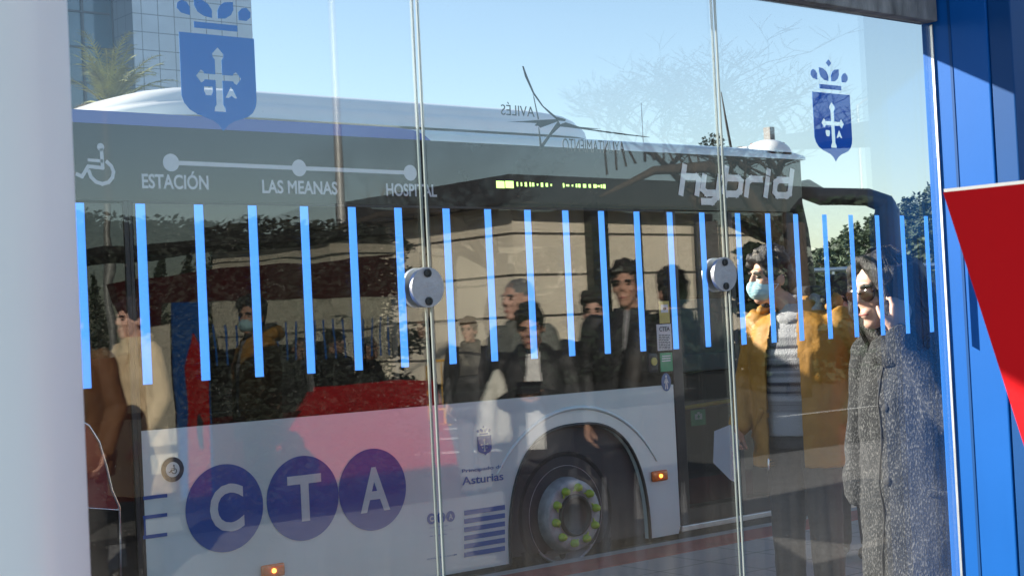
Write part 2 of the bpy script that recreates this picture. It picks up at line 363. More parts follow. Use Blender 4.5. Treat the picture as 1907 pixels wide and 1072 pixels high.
def cyl(bm, c, r, h, axis='Y', n=40, r2=None):
    q = bmesh.ops.create_cone(bm, cap_ends=True, segments=n, radius1=r, radius2=r if r2 is None else r2, depth=h)
    mt = {'Y': Matrix.Rotation(math.pi/2, 4, 'X'), 'X': Matrix.Rotation(math.pi/2, 4, 'Y'), 'Z': Matrix.Identity(4)}[axis]
    bmesh.ops.transform(bm, matrix=Matrix.Translation(c) @ mt, verts=q['verts'])
def lathe_y(bm, prof, cx, cz, n=56):
    """profile of (radius, y) turned about the Y axis at (cx, cz)"""
    R2 = [[bm.verts.new((cx+r*math.cos(2*math.pi*k/n), y, cz+r*math.sin(2*math.pi*k/n))) for k in range(n)] for r, y in prof]
    for i in range(len(R2)-1):
        for k in range(n): bm.faces.new((R2[i][k], R2[i+1][k], R2[i+1][(k+1) % n], R2[i][(k+1) % n]))
    bmesh.ops.recalc_face_normals(bm, faces=bm.faces[:])
_tx = {}
def text_bm(s, x0, z0, x1, z1, y, mirror=False, offset=.012, shear=0, slope=0, thick=.001):
    cu = bpy.data.curves.new('t', 'FONT'); cu.body = s; cu.offset = offset; cu.shear = shear; cu.resolution_u = 4; cu.fill_mode = 'BOTH' if False else 'FRONT'
    o = bpy.data.objects.new('t', cu); COL.objects.link(o)
    dg = bpy.context.evaluated_depsgraph_get(); me = bpy.data.meshes.new_from_object(o.evaluated_get(dg))
    bm = bmesh.new(); bm.from_mesh(me); bpy.data.objects.remove(o); bpy.data.meshes.remove(me); bpy.data.curves.remove(cu)
    xs = [v.co.x for v in bm.verts]; ys = [v.co.y for v in bm.verts]
    a, b, c, d = min(xs), max(xs), min(ys), max(ys)
    for v in bm.verts:
        u = (v.co.x-a)/(b-a); t = (v.co.y-c)/(d-c)
        if mirror: u = 1-u
        v.co = Vector((x0+u*(x1-x0), y, z0+t*(z1-z0)+slope*u))
    for f in bm.faces: f.smooth = False
    e = bmesh.ops.extrude_face_region(bm, geom=bm.faces[:])
    for v in e['geom']:
        if isinstance(v, bmesh.types.BMVert): v.co.y -= thick
    for f in bm.faces: f.smooth = False
    bmesh.ops.recalc_face_normals(bm, faces=bm.faces[:])
    return bm
def text_px(s, bl, tr, Y, m, parent, name='lettering', **k):
    x0, z0 = xz(*bl, Y); x1, z1 = xz(*tr, Y)
    return obj(name, text_bm(s, x0, z0, x1, z1, Y, **k), m, parent)
def remeshed(bm, voxel, smooth=3, fold=0, fscale=14, fz=.5, cut=None, solid=0, seed=0):
    """fuse closed pieces into one continuous skin; optional cloth folds; optional opening"""
    me = bpy.data.meshes.new('x'); bm.to_mesh(me); bm.free()
    o = bpy.data.objects.new('x', me); COL.objects.link(o)
    r = o.modifiers.new('r', 'REMESH'); r.mode = 'VOXEL'; r.voxel_size = voxel
    if smooth: s = o.modifiers.new('s', 'SMOOTH'); s.iterations = smooth; s.factor = .5
    dg = bpy.context.evaluated_depsgraph_get(); m2 = bpy.data.meshes.new_from_object(o.evaluated_get(dg))
    bpy.data.objects.remove(o); bpy.data.meshes.remove(me)
    b = bmesh.new(); b.from_mesh(m2); bpy.data.meshes.remove(m2)
    if fold:
        b.normal_update()
        for v in b.verts:
            q = Vector((v.co.x*fscale+seed, v.co.y*fscale, v.co.z*fscale*fz))
            d = noise.noise(q)+.5*noise.noise(q*2.1)
            v.co = v.co+v.normal*(d*fold)
    if cut:
        bmesh.ops.delete(b, geom=[v for v in b.verts if cut(v.co)], context='VERTS')
        if solid:                                                       # cloth thickness: an inner layer just behind the outer one
            b.normal_update(); e = bmesh.ops.duplicate(b, geom=b.verts[:]+b.edges[:]+b.faces[:])
            nv = [x for x in e['geom'] if isinstance(x, bmesh.types.BMVert)]; nf = [x for x in e['geom'] if isinstance(x, bmesh.types.BMFace)]
            for v in nv: v.co -= v.normal*solid
            bmesh.ops.reverse_faces(b, faces=nf)
    return b

# ------------------------------------------------------------------ the ground
bm = bmesh.new(); box(bm, -600, 900, -500, 1400, -.3, 0); struct('ground', bm, M['asphalt'])
bm = bmesh.new()
prof = [(-6.5, .05), (2.7, .05), (5.6, .26), (6.33, .27)]
for (y0, a), (y1, b) in zip(prof, prof[1:]):
    vs = [bm.verts.new(q) for q in ((-15, y0, a), (45, y0, a), (45, y1, b), (-15, y1, b))]; bm.faces.new(vs)
vs = [bm.verts.new(q) for q in ((-15, -6.5, .004), (45, -6.5, .004), (45, -6.5, .05), (-15, -6.5, .05))]; bm.faces.new(vs)
bmesh.ops.remove_doubles(bm, verts=bm.verts, dist=.001)
struct('pavement', bm, M['pave'])
bm = bmesh.new(); box(bm, -15, 45, 6.332, 6.62, .004, .274); struct('red_kerb_strip', bm, M['kerbred'])
bm = bmesh.new(); box(bm, -15, 45, 6.622, 6.76, .004, .27, .015); struct('kerb', bm, M['kerbgrey'])
bm = bmesh.new()
for py in (772, 788, 806, 832):                                        # zebra crossing over the street behind the camera
    r_ = ray(1050, py); d_ = (0-CAM.z)/r_.z; q = CAM+r_*d_; c_ = Vector((q.x, 2*YG-q.y, 0)); e_ = Vector((R0.x, -R0.y, 0)); f_ = Vector((e_.y, -e_.x, 0))
    vs = [c_+e_*a+f_*b for a, b in ((-2.0, -.16), (1.9, -.16), (1.9, .16), (-2.0, .16))]
    lo_ = [bm.verts.new((v.x, v.y, .004)) for v in vs]; hi_ = [bm.verts.new((v.x, v.y, .008)) for v in vs]
    bm.faces.new(hi_)
    for k_ in range(4): bm.faces.new((lo_[k_], lo_[(k_+1) % 4], hi_[(k_+1) % 4], hi_[k_]))
bmesh.ops.recalc_face_normals(bm, faces=bm.faces[:])
for i in range(6): box(bm, 4+i*5, 6.5+i*5, -11.1, -10.95, .004, .008)
struct('road_marking', bm, M['roadwhite'])
bm = bmesh.new(); box(bm, -10, 60, -25, -22.5, .004, .13); struct('far_pavement', bm, M['kerbgrey'])

# ------------------------------------------------------------------ emblem, written once in its own square (u right, v down, width 1)
def emblem_parts():
    shield = [(0, 0), (1, 0), (1, .72), (.985, .80), (.94, .875), (.87, .925), (.78, .955), (.68, .985), (.60, 1.03), (.53, 1.10),
              (.47, 1.03), (.40, .985), (.30, .955), (.20, .925), (.10, .875), (.03, .80), (0, .72)]
    cross = [(.50, .14), (.575, .215), (.57, .255), (.545, .285), (.545, .455), (.69, .455), (.70, .43), (.735, .41), (.80, .485), (.735, .56), (.70, .54), (.69, .52),
             (.545, .52), (.545, .80), (.57, .835), (.575, .88), (.425, .88), (.43, .835), (.455, .80), (.455, .52), (.31, .52), (.30, .54), (.265, .56), (.20, .485), (.265, .41), (.30, .43), (.31, .455),
             (.455, .455), (.455, .285), (.43, .255), (.425, .215)]
    omega = [(.30, .60), (.41, .60), (.415, .65), (.39, .70), (.32, .70), (.295, .65)]
    alpha = [(.655, .585), (.685, .62), (.735, .715), (.70, .715), (.66, .69), (.62, .715), (.58, .715)]
    bar = [(.20, -.135), (.78, -.135), (.78, -.063), (.20, -.063)]
    lf = lambda q: [(a, -.195+(b+.28)*.617) for a, b in q]
    dp = lambda q: [(a, -.20+(b+.30)*.647) for a, b in q]
    leafL = lf([(.21, -.62), (.32, -.60), (.40, -.53), (.445, -.43), (.445, -.28), (.34, -.30), (.255, -.37), (.215, -.48)])
    leafR = lf([(.735, -.62), (.62, -.60), (.555, -.53), (.52, -.43), (.52, -.28), (.62, -.29), (.70, -.37), (.735, -.47)])
    dropL = dp([(.155, -.30), (.04, -.33), (-.015, -.41), (-.005, -.50), (.05, -.555), (.115, -.53), (.155, -.45)])
    dropR = dp([(.80, -.30), (.91, -.30), (.965, -.37), (.97, -.46), (.915, -.54), (.85, -.52), (.80, -.44)])
    dia = [(.475, -.55), (.545, -.49), (.475, -.43), (.405, -.49)]
    return shield, [cross, omega, alpha], [bar, leafL, leafR, dropL, dropR, dia]
def emblem(parent, x0, z0, wd, y, m, crown=1.0, shear=0):
    sh, holes, extra = emblem_parts()
    f = lambda q: (x0+q[0]*wd, z0-q[1]*wd*crown)
    bm = bmesh.new(); plate(bm, [f(q) for q in sh], y, y+.0008, [[f(q) for q in h] for h in holes])
    for e in extra: plate(bm, [f(q) for q in e], y, y+.0008)
    return obj('coat_of_arms', bm, m, parent)

def city_star(parent, tf, y, m):
    A = [(290, 275), (300, 278), (325, 345), (375, 465), (440, 560), (530, 635), (600, 655), (595, 668), (545, 665), (480, 610), (430, 560), (368, 475), (310, 350)]
    B = [(180, 672), (300, 667), (390, 660), (540, 653), (548, 668), (420, 715), (405, 702), (378, 699), (395, 682), (300, 676)]
    Cc = [(565, 688), (600, 676), (700, 708), (850, 722), (775, 724), (1195, 780), (1195, 784), (1040, 769), (850, 744), (700, 722), (565, 706)]
    D = [(412, 712), (430, 830), (478, 765), (548, 664), (568, 700), (500, 765), (432, 866), (418, 864), (407, 712)]
    E_ = [(368, 475), (378, 500), (412, 655), (404, 657)]
    for i, poly in enumerate((A, B, Cc, D, E_)):
        bm = bmesh.new(); plate(bm, [tf(q) for q in poly], y+i*.0003, y+.0008+i*.0003)
        obj('star_ray', bm, m, parent)

# ------------------------------------------------------------------ the shelter we look through
PZ0, PZ1, GZ = .22, 2.452, .05
JX = [1.0, xz(796, 520, YG)[0], xz(1354, 520, YG)[0], 3.757]
shelter = thing('bus_shelter', 'near bus shelter with three blue striped glass panes, blue end fin and white pillar', 'bus shelter', (2.4, YG, GZ))
def shl(name, bm, m, smooth=False, parent=None):
    o = obj(name, bm, m, None, smooth); p = parent or shelter
    o.parent = p; o.matrix_parent_inverse = Matrix.Translation((2.4, YG, GZ)).inverted() if p is shelter else Matrix.Identity(4)
    return o
panes = []
for a, b in zip(JX, JX[1:]):
    bm = bmesh.new(); box(bm, a+.0095, b-.0095, YG-.005, YG+.005, PZ0, PZ1); panes.append(shl('glass_pane', bm, M['glass']))
    for xx in (a+.0068, b-.0068):
        if xx > 3.7: continue
        bm = bmesh.new(); box(bm, xx-.0024, xx+.0024, YG-.0022, YG+.0022, PZ0, PZ1); shl('pane_edge', bm, M['edge'], parent=panes[-1])
ys = YG+.0062
st = [150.5, 264.5, 373, 473, 569.5, 658.5, 744.5, 834, 911.5, 985.5, 1056, 1122.5, 1188.5, 1250, 1310, 1376.5, 1432.5, 1484.5, 1538, 1587, 1636, 1682.5, 1727]
zt, zb = xz(150, 377, YG)[1], xz(163, 723, YG)[1]
for px in st:
    x = xz(px, 390, YG)[0]
    k = 0 if x < JX[1] else 1 if x < JX[2] else 2
    bm = bmesh.new(); plate(bm, [(x-.0092, zb), (x+.0092, zb), (x+.0092, zt), (x-.0092, zt)], ys, ys+.0006); shl('stripe', bm, M['stripe'], parent=panes[k])
x0, z0 = xz(336, 58, YG); x1, _ = xz(476, 72, YG); _, zb1 = xz(416, 243, YG)
emblem(panes[0], x0, z0, x1-x0, ys, M['emblem'], (z0-zb1)/(x1-x0)/1.10)
x0, z0 = xz(1516, 170, YG); x1, _ = xz(1586, 176, YG); _, zb1 = xz(1555, 300, YG)
emblem(panes[2], x0, z0, x1-x0, ys, M['emblemdark'], (z0-zb1)/(x1-x0)/1.10)
city_star(panes[1], lambda q: xz(900+q[0]/3.814, 50+q[1]/3.814, YG), ys, M['inkfilm'])
text_px('AVILÉS', (933, 214), (994, 194), YG+.0072, M['inkfilm'], panes[1], mirror=True, offset=-.004)
text_px('AYUNTAMIENTO', (1048, 282), (1162, 264), YG+.0072, M['inkfilm'], panes[1], mirror=True, offset=-.004)
for px, py in ((795, 534), (1349, 510)):                              # two-sided clamps holding neighbouring panes
    c = on_y(px+7, py, YG-.03); r = .0415
    bm = bmesh.new(); cyl(bm, (c.x, YG-.016, c.z), r, .010, n=48); bmesh.ops.bevel(bm, geom=[e for e in bm.edges if e.calc_length() > .02 or True][:0], offset=.001)
    d = shl('clamp_disc', bm, M['steelface'])
    bm = bmesh.new(); cyl(bm, (c.x, YG+.014, c.z), r, .010, n=48); shl('rear_disc', bm, M['alu'], parent=d)
    bm = bmesh.new(); cyl(bm, (c.x, YG, c.z), .021, .019, n=24); shl('bushing', bm, M['gasket'], parent=d)
    for s in (-1, 1):
        bm = bmesh.new(); lathe_y(bm, [(.0088, YG-.0205), (.0088, YG-.0245), (.006, YG-.025), (.004, YG-.0225), (.0002, YG-.0225)], c.x, c.z+s*.029, 24)
        shl('bolt', bm, M['gasket'], parent=d)
bm = bmesh.new(); box(bm, -.2, 3.745, YG-.03, YG+.03, PZ1+.002, 2.78, .004); shl('top_rail', bm, M['rail'])
bm = bmesh.new(); box(bm, 1.0, 3.757, YG-.025, YG+.025, GZ, PZ0-.002, .004); shl('bottom_rail', bm, M['rail'])
bm = bmesh.new(); box(bm, -1.2, 3.9, YG+.035, 2.989, 2.785, 2.86, .01); box(bm, -1.2, 3.9, 2.99, 3.03, 2.62, 3.40); shl('canopy', bm, M['rail'])  # unseen upper fascia, made taller to throw shade over the red plate
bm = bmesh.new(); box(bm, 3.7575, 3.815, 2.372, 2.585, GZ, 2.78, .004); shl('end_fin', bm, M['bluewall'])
bm = bmesh.new(); box(bm, 3.7515, 3.7565, YG-.005, YG+.002, GZ, 2.45); shl('corner_strip', bm, M['alu'])
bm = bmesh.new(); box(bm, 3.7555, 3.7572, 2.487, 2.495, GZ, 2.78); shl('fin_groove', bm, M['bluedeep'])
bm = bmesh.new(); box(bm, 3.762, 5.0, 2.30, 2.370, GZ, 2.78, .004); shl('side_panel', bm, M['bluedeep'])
# white pillar close to the camera
pr = deep(122, 536, 1.30); hx = Vector((R0.x, R0.y, 0)); hy = Vector((F_.x, F_.y, 0)).normalized()
bm = bmesh.new()
pc = Vector((pr.x, pr.y, 0))-hx*.16
loft(bm, [(z, 0, 0, .16, .09, .45) for z in (GZ, .3, 1, 2, 2.78)], 40)
o = obj('pillar', bm, M['pillar'], None, True)
o.parent = shelter; o.matrix_parent_inverse = Matrix.Translation((2.4, YG, GZ)).inverted()
o.location = pc; o.rotation_euler = (0, 0, math.atan2(hx.y, hx.x))

# red slanted plate on its own post, right in front of the camera
XP = 1.75
P = [on_x(1753, 352, XP), on_x(1908, 335, XP), on_x(1908, 838, XP)]
c0, c1, c2 = ((p.y, p.z) for p in P)
dy, dz = c2[0]-c0[0], c2[1]-c0[1]
lo = (c0[0]+dy*2.6, c0[1]+dz*2.6); tr_ = (c0[0]-.62, c0[1]+(c1[1]-c0[1])/(c1[0]-c0[0])*-.62)
sgn = thing('sign_plate', 'red slanted sign plate with pale edge standing in front of the blue fin', 'sign', (XP, .72, .05))
def yz_plate(pts, xa, xb):
    bm = bmesh.new(); a = [bm.verts.new((xa, y, z)) for y, z in pts]; b = [bm.verts.new((xb, y, z)) for y, z in pts]
    bm.faces.new(a); bm.faces.new(b[::-1]); n = len(pts)
    for i in range(n): bm.faces.new((a[i], b[i], b[(i+1) % n], a[(i+1) % n]))
    bmesh.ops.recalc_face_normals(bm, faces=bm.faces[:]); return bm
quad = [c0, tr_, (tr_[0]-.02, lo[1]), lo]
inset = lambda q: (q[0]-.005 if q in (c0, lo) else q[0], q[1]-.005 if q in (c0, tr_) else q[1])
inv = Matrix.Translation((XP, .72, .05)).inverted()
for nm, bm, m in (('face_panel', yz_plate([inset(q) for q in quad], XP-.004, XP+.004), M['redplate']), ('edge_panel', yz_plate(quad, XP+.0045, XP+.016), M['alu'])):
    o = obj(nm, bm, m, sgn); o.matrix_parent_inverse = inv
bm = bmesh.new(); box(bm, XP+.017, XP+.077, .55, .61, .05, 2.0, .004); o = obj('post', bm, M['steel'], sgn); o.matrix_parent_inverse = inv

# ------------------------------------------------------------------ the bus
bus = thing('city_bus', 'white and black city bus with three blue letter discs along its side', 'bus', (3, 8.3, 0))
BI = Matrix.Translation((3, 8.3, 0)).inverted()
def bp(name, bm, m, smooth=False, parent=None):
    o = obj(name, bm, m, None, smooth); o.parent = parent or bus
    if parent is None: o.matrix_parent_inverse = BI
    return o
Y0, Y1 = YB, YB+2.55
WB, WT, BT = 1.222, 2.36, 2.736
def xat(px, py): return xz(px, py, YB)[0]
XL, XR = xat(263, 800), xat(1256, 760)
hubc = xz(1071, 958, YB); HX, HZ = hubc
arch = [(HX+.05+.575*math.copysign(abs(math.cos(t))**.75, math.cos(t)), .255+.765*abs(math.sin(t))**.8) for t in [math.pi*(1-i/36) for i in range(37)]]
low = [(XL, .255), *arch, (XR-.02, .255), (XR, .30), (XR, WB), (XL, WB)]
bm = bmesh.new(); plate(bm, low, Y0, Y0+.035); body = bp('lower_side_panel', bm, M['white'])
# raised lip round the wheel arch
bm = bmesh.new()
pts = [Vector((HX+.05+(x-HX-.05)*1.012, Y0-.004, .255+(z-.255)*1.010)) for x, z in arch]
limb(bm, pts, [.011]*len(pts), 8); bp('wheel_arch_lip', bm, M['blackmatt'], True, body)
bm = bmesh.new()
fl = [Vector((HX+.05+.80*math.cos(t), Y0-.001, .30+.83*math.sin(t))) for t in [math.pi*(.80-.62*i/24) for i in range(25)]]
limb(bm, fl, [.007+.006*math.sin(math.pi*i/24) for i in range(25)], 8); bp('arch_flare', bm, M['white'], True, body)
# upper band, cantrail, roof
bm = bmesh.new(); box(bm, -3, 8.62, Y0, Y0+.03, WT+.002, BT); bp('upper_band', bm, M['black'])
XE = 5.32
bm = bmesh.new()
plate(bm, [(-3, BT+.002), (XE, BT+.002), (XE-.05, BT+.035), (XE-.13, BT+.058), (XE-.25, BT+.066), (-3, BT+.066)], Y0-.003, Y0+.02); bp('blue_stripe', bm, M['busblue'])
def along_x(bm, prof, xs, zs=None, taper=0):
    """profile (y, z) swept along x; zs scales height per station"""
    rr = []
    ym = (prof[0][0]+prof[-1][0])/2
    for i, x in enumerate(xs):
        k = zs[i] if zs else 1; z0 = prof[0][1]
        rr.append([bm.verts.new((x, y+(ym-y)*(1-k)*taper, z0+(z-z0)*k)) for y, z in prof])
    for i in range(len(rr)-1):
        for j in range(len(prof)-1): bm.faces.new((rr[i][j], rr[i+1][j], rr[i+1][j+1], rr[i][j+1]))
    bm.faces.new(rr[0]); bm.faces.new(rr[-1][::-1]); bmesh.ops.recalc_face_normals(bm, faces=bm.faces[:])
bm = bmesh.new()
cant = [(Y0, BT+.002), (Y0+.001, BT+.035), (Y0+.02, BT+.058), (Y0+.08, BT+.075), (Y0+.3, BT+.09), (Y1-.3, BT+.09), (Y1-.08, BT+.075), (Y1, BT+.03), (Y1, BT+.002)]
along_x(bm, cant, (-3, 8.0, 8.55, 8.68), (1, 1, .95, .55)); bp('roof', bm, M['white'], True)
zs_ = BT+.10
pod = [(Y0+.14, zs_), (Y0+.155, zs_+.05), (Y0+.185, zs_+.085), (Y0+.215, zs_+.092), (Y0+.225, zs_+.11), (Y0+.27, zs_+.155), (Y0+.36, zs_+.185), (Y0+.6, zs_+.20), (Y1-.6, zs_+.20), (Y1-.3, zs_+.16), (Y1-.2, zs_)]
xs = [3.30, 3.45, 3.60, 3.75, 3.9, 4.05, 4.2, 6.2, 6.45, 6.62, 6.76, 6.87, 6.94, 6.97]
kz = [.03, .36, .64, .84, .95, .99, 1, 1, .99, .94, .82, .60, .32, .05]
bm = bmesh.new(); along_x(bm, pod, xs, kz, .45); bp('roof_fairing', bm, M['roofwhite'], True)
bm = bmesh.new(); sph(bm, (8.54, Y0+.24, BT+.045), (.155, .2, .125), 28, 16); box(bm, 8.40, 8.60, Y0+.3, Y1-.3, BT+.03, BT+.13, .03); bp('front_roof_cap', bm, M['roofwhite'], True)
# windows on our side, with pillars behind them
for a, b in ((XL+.005, 5.28), (5.292, XR-.008)):
    bm = bmesh.new(); box(bm, a, b, Y0+.002, Y0+.008, WB+.003, WT-.012); bp('side_window', bm, M['busglass'])
bm = bmesh.new(); box(bm, XL, XR, Y0+.001, Y0+.02, WT-.011, WT+.001); box(bm, 5.281, 5.291, Y0+.004, Y0+.03, WB+.003, WT-.012); bp('window_seal', bm, M['blackmatt'])
bm = bmesh.new()
for x in (XL+.04, 5.285, XR-.05): box(bm, x-.05, x+.05, Y0+.03, Y0+.08, WB, WT)
box(bm, XL, XR, Y0+.037, Y0+.045, .30, WB)
box(bm, -3, 8.6, Y0+.04, Y1-.04, .28, .34)                        # floor
box(bm, -3, 8.6, Y0+.04, Y1-.04, WT+.02, WT+.06)                  # ceiling
box(bm, -2.98, -2.9, Y0+.04, Y1-.04, .35, WT); box(bm, 5.5, 6.9, Y0+.1, Y0+.75, .345, 1.0)
bp('interior', bm, M['interior'])
bm = bmesh.new(); box(bm, -3, 8.6, Y1-.03, Y1, .255, 1.15); box(bm, -3, 8.6, Y1-.03, Y1, 2.25, BT); box(bm, -3, -2.95, Y0+.031, Y1-.031, .255, BT)
bp('far_side_panel', bm, M['white'])
bm = bmesh.new(); box(bm, -3, 8.6, Y1-.02, Y1-.012, 1.152, 2.248); bp('far_window', bm, M['busglass'])
bm = bmesh.new(); box(bm, -3, 2.19, Y0, Y0+.03, .255, WT); bp('rear_side_panel', bm, M['black'])
# rear door: dark glass, red lower corner with chrome edge
bm = bmesh.new(); box(bm, 2.20, XL-.03, Y0+.012, Y0+.018, .36, WT-.012); rd = bp('rear_door', bm, M['busglass'])
bm = bmesh.new()
for x in (2.2, 2.70, XL-.03): box(bm, x-.012, x+.012, Y0+.004, Y0+.05, .30, WT-.002)
box(bm, 2.2, XL, Y0+.06, Y0+.07, .36, .80)
bp('door_frame', bm, M['blackmatt'], parent=rd)
bm = bmesh.new(); box(bm, XL-.017, XL-.001, Y0+.001, Y0+.05, .255, WT); bp('door_seal', bm, M['gasket'], parent=rd)
rp = [xz(*q, Y0+.008) for q in ((100, 765), (140, 778), (165, 792), (184, 822), (198, 868), (208, 912), (222, 942), (222, 949), (100, 942))]
bm = bmesh.new(); plate(bm, rp, Y0+.004, Y0+.011); bp('red_corner', bm, M['redpanel'], parent=rd)
bm = bmesh.new(); q = [on_y(*q, Y0+.004) for q in ((100, 765), (140, 778), (165, 792), (184, 822), (198, 868), (208, 912), (222, 943), (224, 1000), (225, 1090))]
limb(bm, q, [.007]*len(q), 8); q = [on_y(*q, Y0+.004) for q in ((100, 941), (222, 949))]; limb(bm, q, [.004]*2, 8); bp('chrome_edge', bm, M['chrome'], True, rd)
bm = bmesh.new(); c = on_y(152, 850, Y0-.01); box(bm, c.x-.012, c.x+.014, Y0-.012, Y0+.003, c.z-.075, c.z+.09, .004); bp('latch_plate', bm, M['steel'], parent=rd)
bm = bmesh.new(); c = on_y(144, 852, Y0-.03); cyl(bm, (c.x, Y0-.025, c.z), .028, .03, n=20); box(bm, c.x-.045, c.x+.01, Y0-.045, Y0-.036, c.z-.012, c.z+.012, .003); bp('yellow_knob', bm, M['yellow'], parent=rd)
# front wheel
prof = [(.30, Y0+.10), (.31, Y0+.055), (.36, Y0+.035), (.42, Y0+.04), (.465, Y0+.07), (.482, Y0+.12), (.485, Y0+.30), (.45, Y0+.34), (.2, Y0+.34)]
bm = bmesh.new(); lathe_y(bm, prof, HX-.04, .485); wheel = bp('wheel', bm, M['rubber'], True)
hx_ = HX-.04
bm = bmesh.new(); lathe_y(bm, [(.302, Y0+.08), (.308, Y0+.045), (.298, Y0+.035), (.288, Y0+.05), (.278, Y0+.12), (.262, Y0+.13), (.235, Y0+.06), (.222, Y0+.0), (.215, Y0-.035), (.205, Y0-.045), (.130, Y0-.045), (.125, Y0-.03)], hx_, .485)
rim = bp('rim', bm, M['rim'], True, wheel)
bm = bmesh.new(); lathe_y(bm, [(.13, Y0-.02), (.126, Y0-.058), (.112, Y0-.066), (.104, Y0-.05), (.09, Y0-.04), (.0005, Y0-.045)], hx_, .485); bp('hub_cap', bm, M['blackmatt'], True, wheel)
for k in range(10):
    bm = bmesh.new(); t = 2*math.pi*(k+.5)/10; x, z = hx_+.249*math.cos(t), .485+.249*math.sin(t); lathe_y(bm, [(.026, Y0+.088), (.022, Y0+.086), (.0004, Y0+.086)], x, z, 16); bp('rim_hole', bm, M['gasket'], False, wheel)
for k in range(10):
    t = 2*math.pi*(k+.25)/10; x, z = hx_+.168*math.cos(t), .485+.168*math.sin(t)
    bm = bmesh.new(); lathe_y(bm, [(.025, Y0-.046), (.025, Y0-.060), (.021, Y0-.064), (.019, Y0-.078), (.012, Y0-.084), (.0004, Y0-.085)], x, z, 18)
    a = t+2.2; d = Vector((math.cos(a), 0, math.sin(a)))
    limb(bm, [Vector((x, Y0-.052, z)), Vector((x, Y0-.052, z))+d*.042], [.014, .004], 8); bp('nut_cap', bm, M['nut'], True, wheel)
bm = bmesh.new(); box(bm, HX-.62, HX+.68, Y0+.36, Y0+.40, .30, 1.04); box(bm, HX-.62, HX+.68, Y0+.04, Y0+.36, 1.03, 1.06); box(bm, HX-.64, HX-.6, Y0+.04, Y0+.36, .30, 1.03); box(bm, HX+.66, HX+.7, Y0+.04, Y0+.36, .30, 1.03)
bp('wheel_well', bm, M['interior'])
bm = bmesh.new(); box(bm, -2.9, 8.5, Y0+.35, Y1-.3, .16, .279); box(bm, XR+.0, 8.6, Y0+.02, Y0+.35, .20, .279); bp('underframe', bm, M['blackmatt'])
# front door
DX0, DX1 = XR+.012, 8.52
bm = bmesh.new()
fw = .085
box(bm, DX0, DX0+fw*1.1, Y0+.004, Y0+.05, .30, WT-.002, .006); box(bm, DX1-fw, DX1, Y0+.004, Y0+.05, .30, WT-.002, .006)
box(bm, 7.83, 7.87, Y0+.006, Y0+.05, .30, WT-.002); box(bm, DX0+fw*1.1, 7.83, Y0+.008, Y0+.05, .32, .40); box(bm, 7.87, DX1-fw, Y0+.008, Y0+.05, .32, .40)
fd = bp('front_door', bm, M['blackmatt'])
for a, b in ((DX0+fw*1.1+.001, 7.829), (7.871, DX1-fw-.001)):
    bm = bmesh.new(); box(bm, a, b, Y0+.02, Y0+.026, .402, WT-.004); bp('door_pane', bm, M['doorglass'], parent=fd)
bm = bmesh.new(); box(bm, DX0, DX1, Y0-.006, Y0+.03, .262, .298, .004); bp('door_sill', bm, M['alu'], parent=fd)
bm = bmesh.new(); box(bm, 7.45, 8.5, Y0+.30, Y0+.33, 1.02, 1.27); box(bm, 7.5, 8.5, Y0+.8, Y0+1.0, .35, 1.02); bp('dashboard', bm, M['interior'])
bm = bmesh.new(); box(bm, 7.62, 8.42, Y0+.42, Y0+.45, 1.29, 1.78, .01); box(bm, 7.56, 8.3, Y0+.36, Y0+.40, 1.275, 1.40, .01); bp('driver_partition', bm, M['screen'])
bm = bmesh.new(); limb(bm, [(7.42, Y0+.14, 1.05), (8.3, Y0+.14, 1.08)], [.014, .014], 8); bp('grab_rail', bm, M['yellow'], True)
bm = bmesh.new(); box(bm, 7.5, 8.5, Y0+.5, Y0+.9, .345, .52); bp('door_step', bm, M['redpanel'])
# nose of the bus
bm = bmesh.new()
def foot(xf, z):
    c = [(8.53, Y0+.002)]+[(xf-.34+.34*math.sin(t), Y0+.30-.298*math.cos(t)) for t in [math.pi/2*i/8 for i in range(9)]]
    c += [(xf-.34+.34*math.cos(t), Y1-.30+.298*math.sin(t)) for t in [math.pi/2*i/8 for i in range(9)]]+[(8.53, Y1-.002)]
    return [bm.verts.new((x, y, z)) for x, y in c]
rs = [foot(xf, z) for xf, z in ((8.98, .30), (9.02, .8), (9.0, 1.25), (8.95, 1.75), (8.88, 2.25), (8.80, 2.55), (8.70, 2.75), (8.62, BT+.05))]
for i in range(len(rs)-1):
    for j in range(len(rs[0])-1): bm.faces.new((rs[i][j], rs[i][j+1], rs[i+1][j+1], rs[i+1][j]))
bm.faces.new(rs[-1]); bm.faces.new(rs[0][::-1]); bmesh.ops.recalc_face_normals(bm, faces=bm.faces[:])
bp('front_end', bm, M['nose'], True)
bm = bmesh.new(); box(bm, 8.535, 8.99, Y0-.003, Y0+.001, .32, 1.2); bp('headlight_panel', bm, M['white'])
# mirror: arm swinging forward from the roof corner, housing hanging from its end
q = [deep(*a, d) for *a, d in ((1500, 352, 11.15), (1530, 366, 11.05), (1570, 366, 11.0), (1615, 367, 10.95), (1645, 378, 10.9), (1660, 400, 10.9))]
bm = bmesh.new(); limb(bm, q, [.075, .065, .062, .064, .07, .07], 14); ma = bp('mirror_arm', bm, M['blackmatt'], True)
a, b = deep(1650, 378, 10.9), deep(1658, 520, 10.9)
bm = bmesh.new(); limb(bm, [a, a.lerp(b, .2), a.lerp(b, .8), b], [.07, .095, .095, .06], 16); bp('mirror_housing', bm, M['blackmatt'], True, ma)
bm = bmesh.new(); limb(bm, [on_y(1362, 279, 8.0), on_y(1352, 225, 8.0), on_y(1343, 172, 8.0)], [.011, .009, .004], 6); bp('aerial', bm, M['blackmatt'], True)
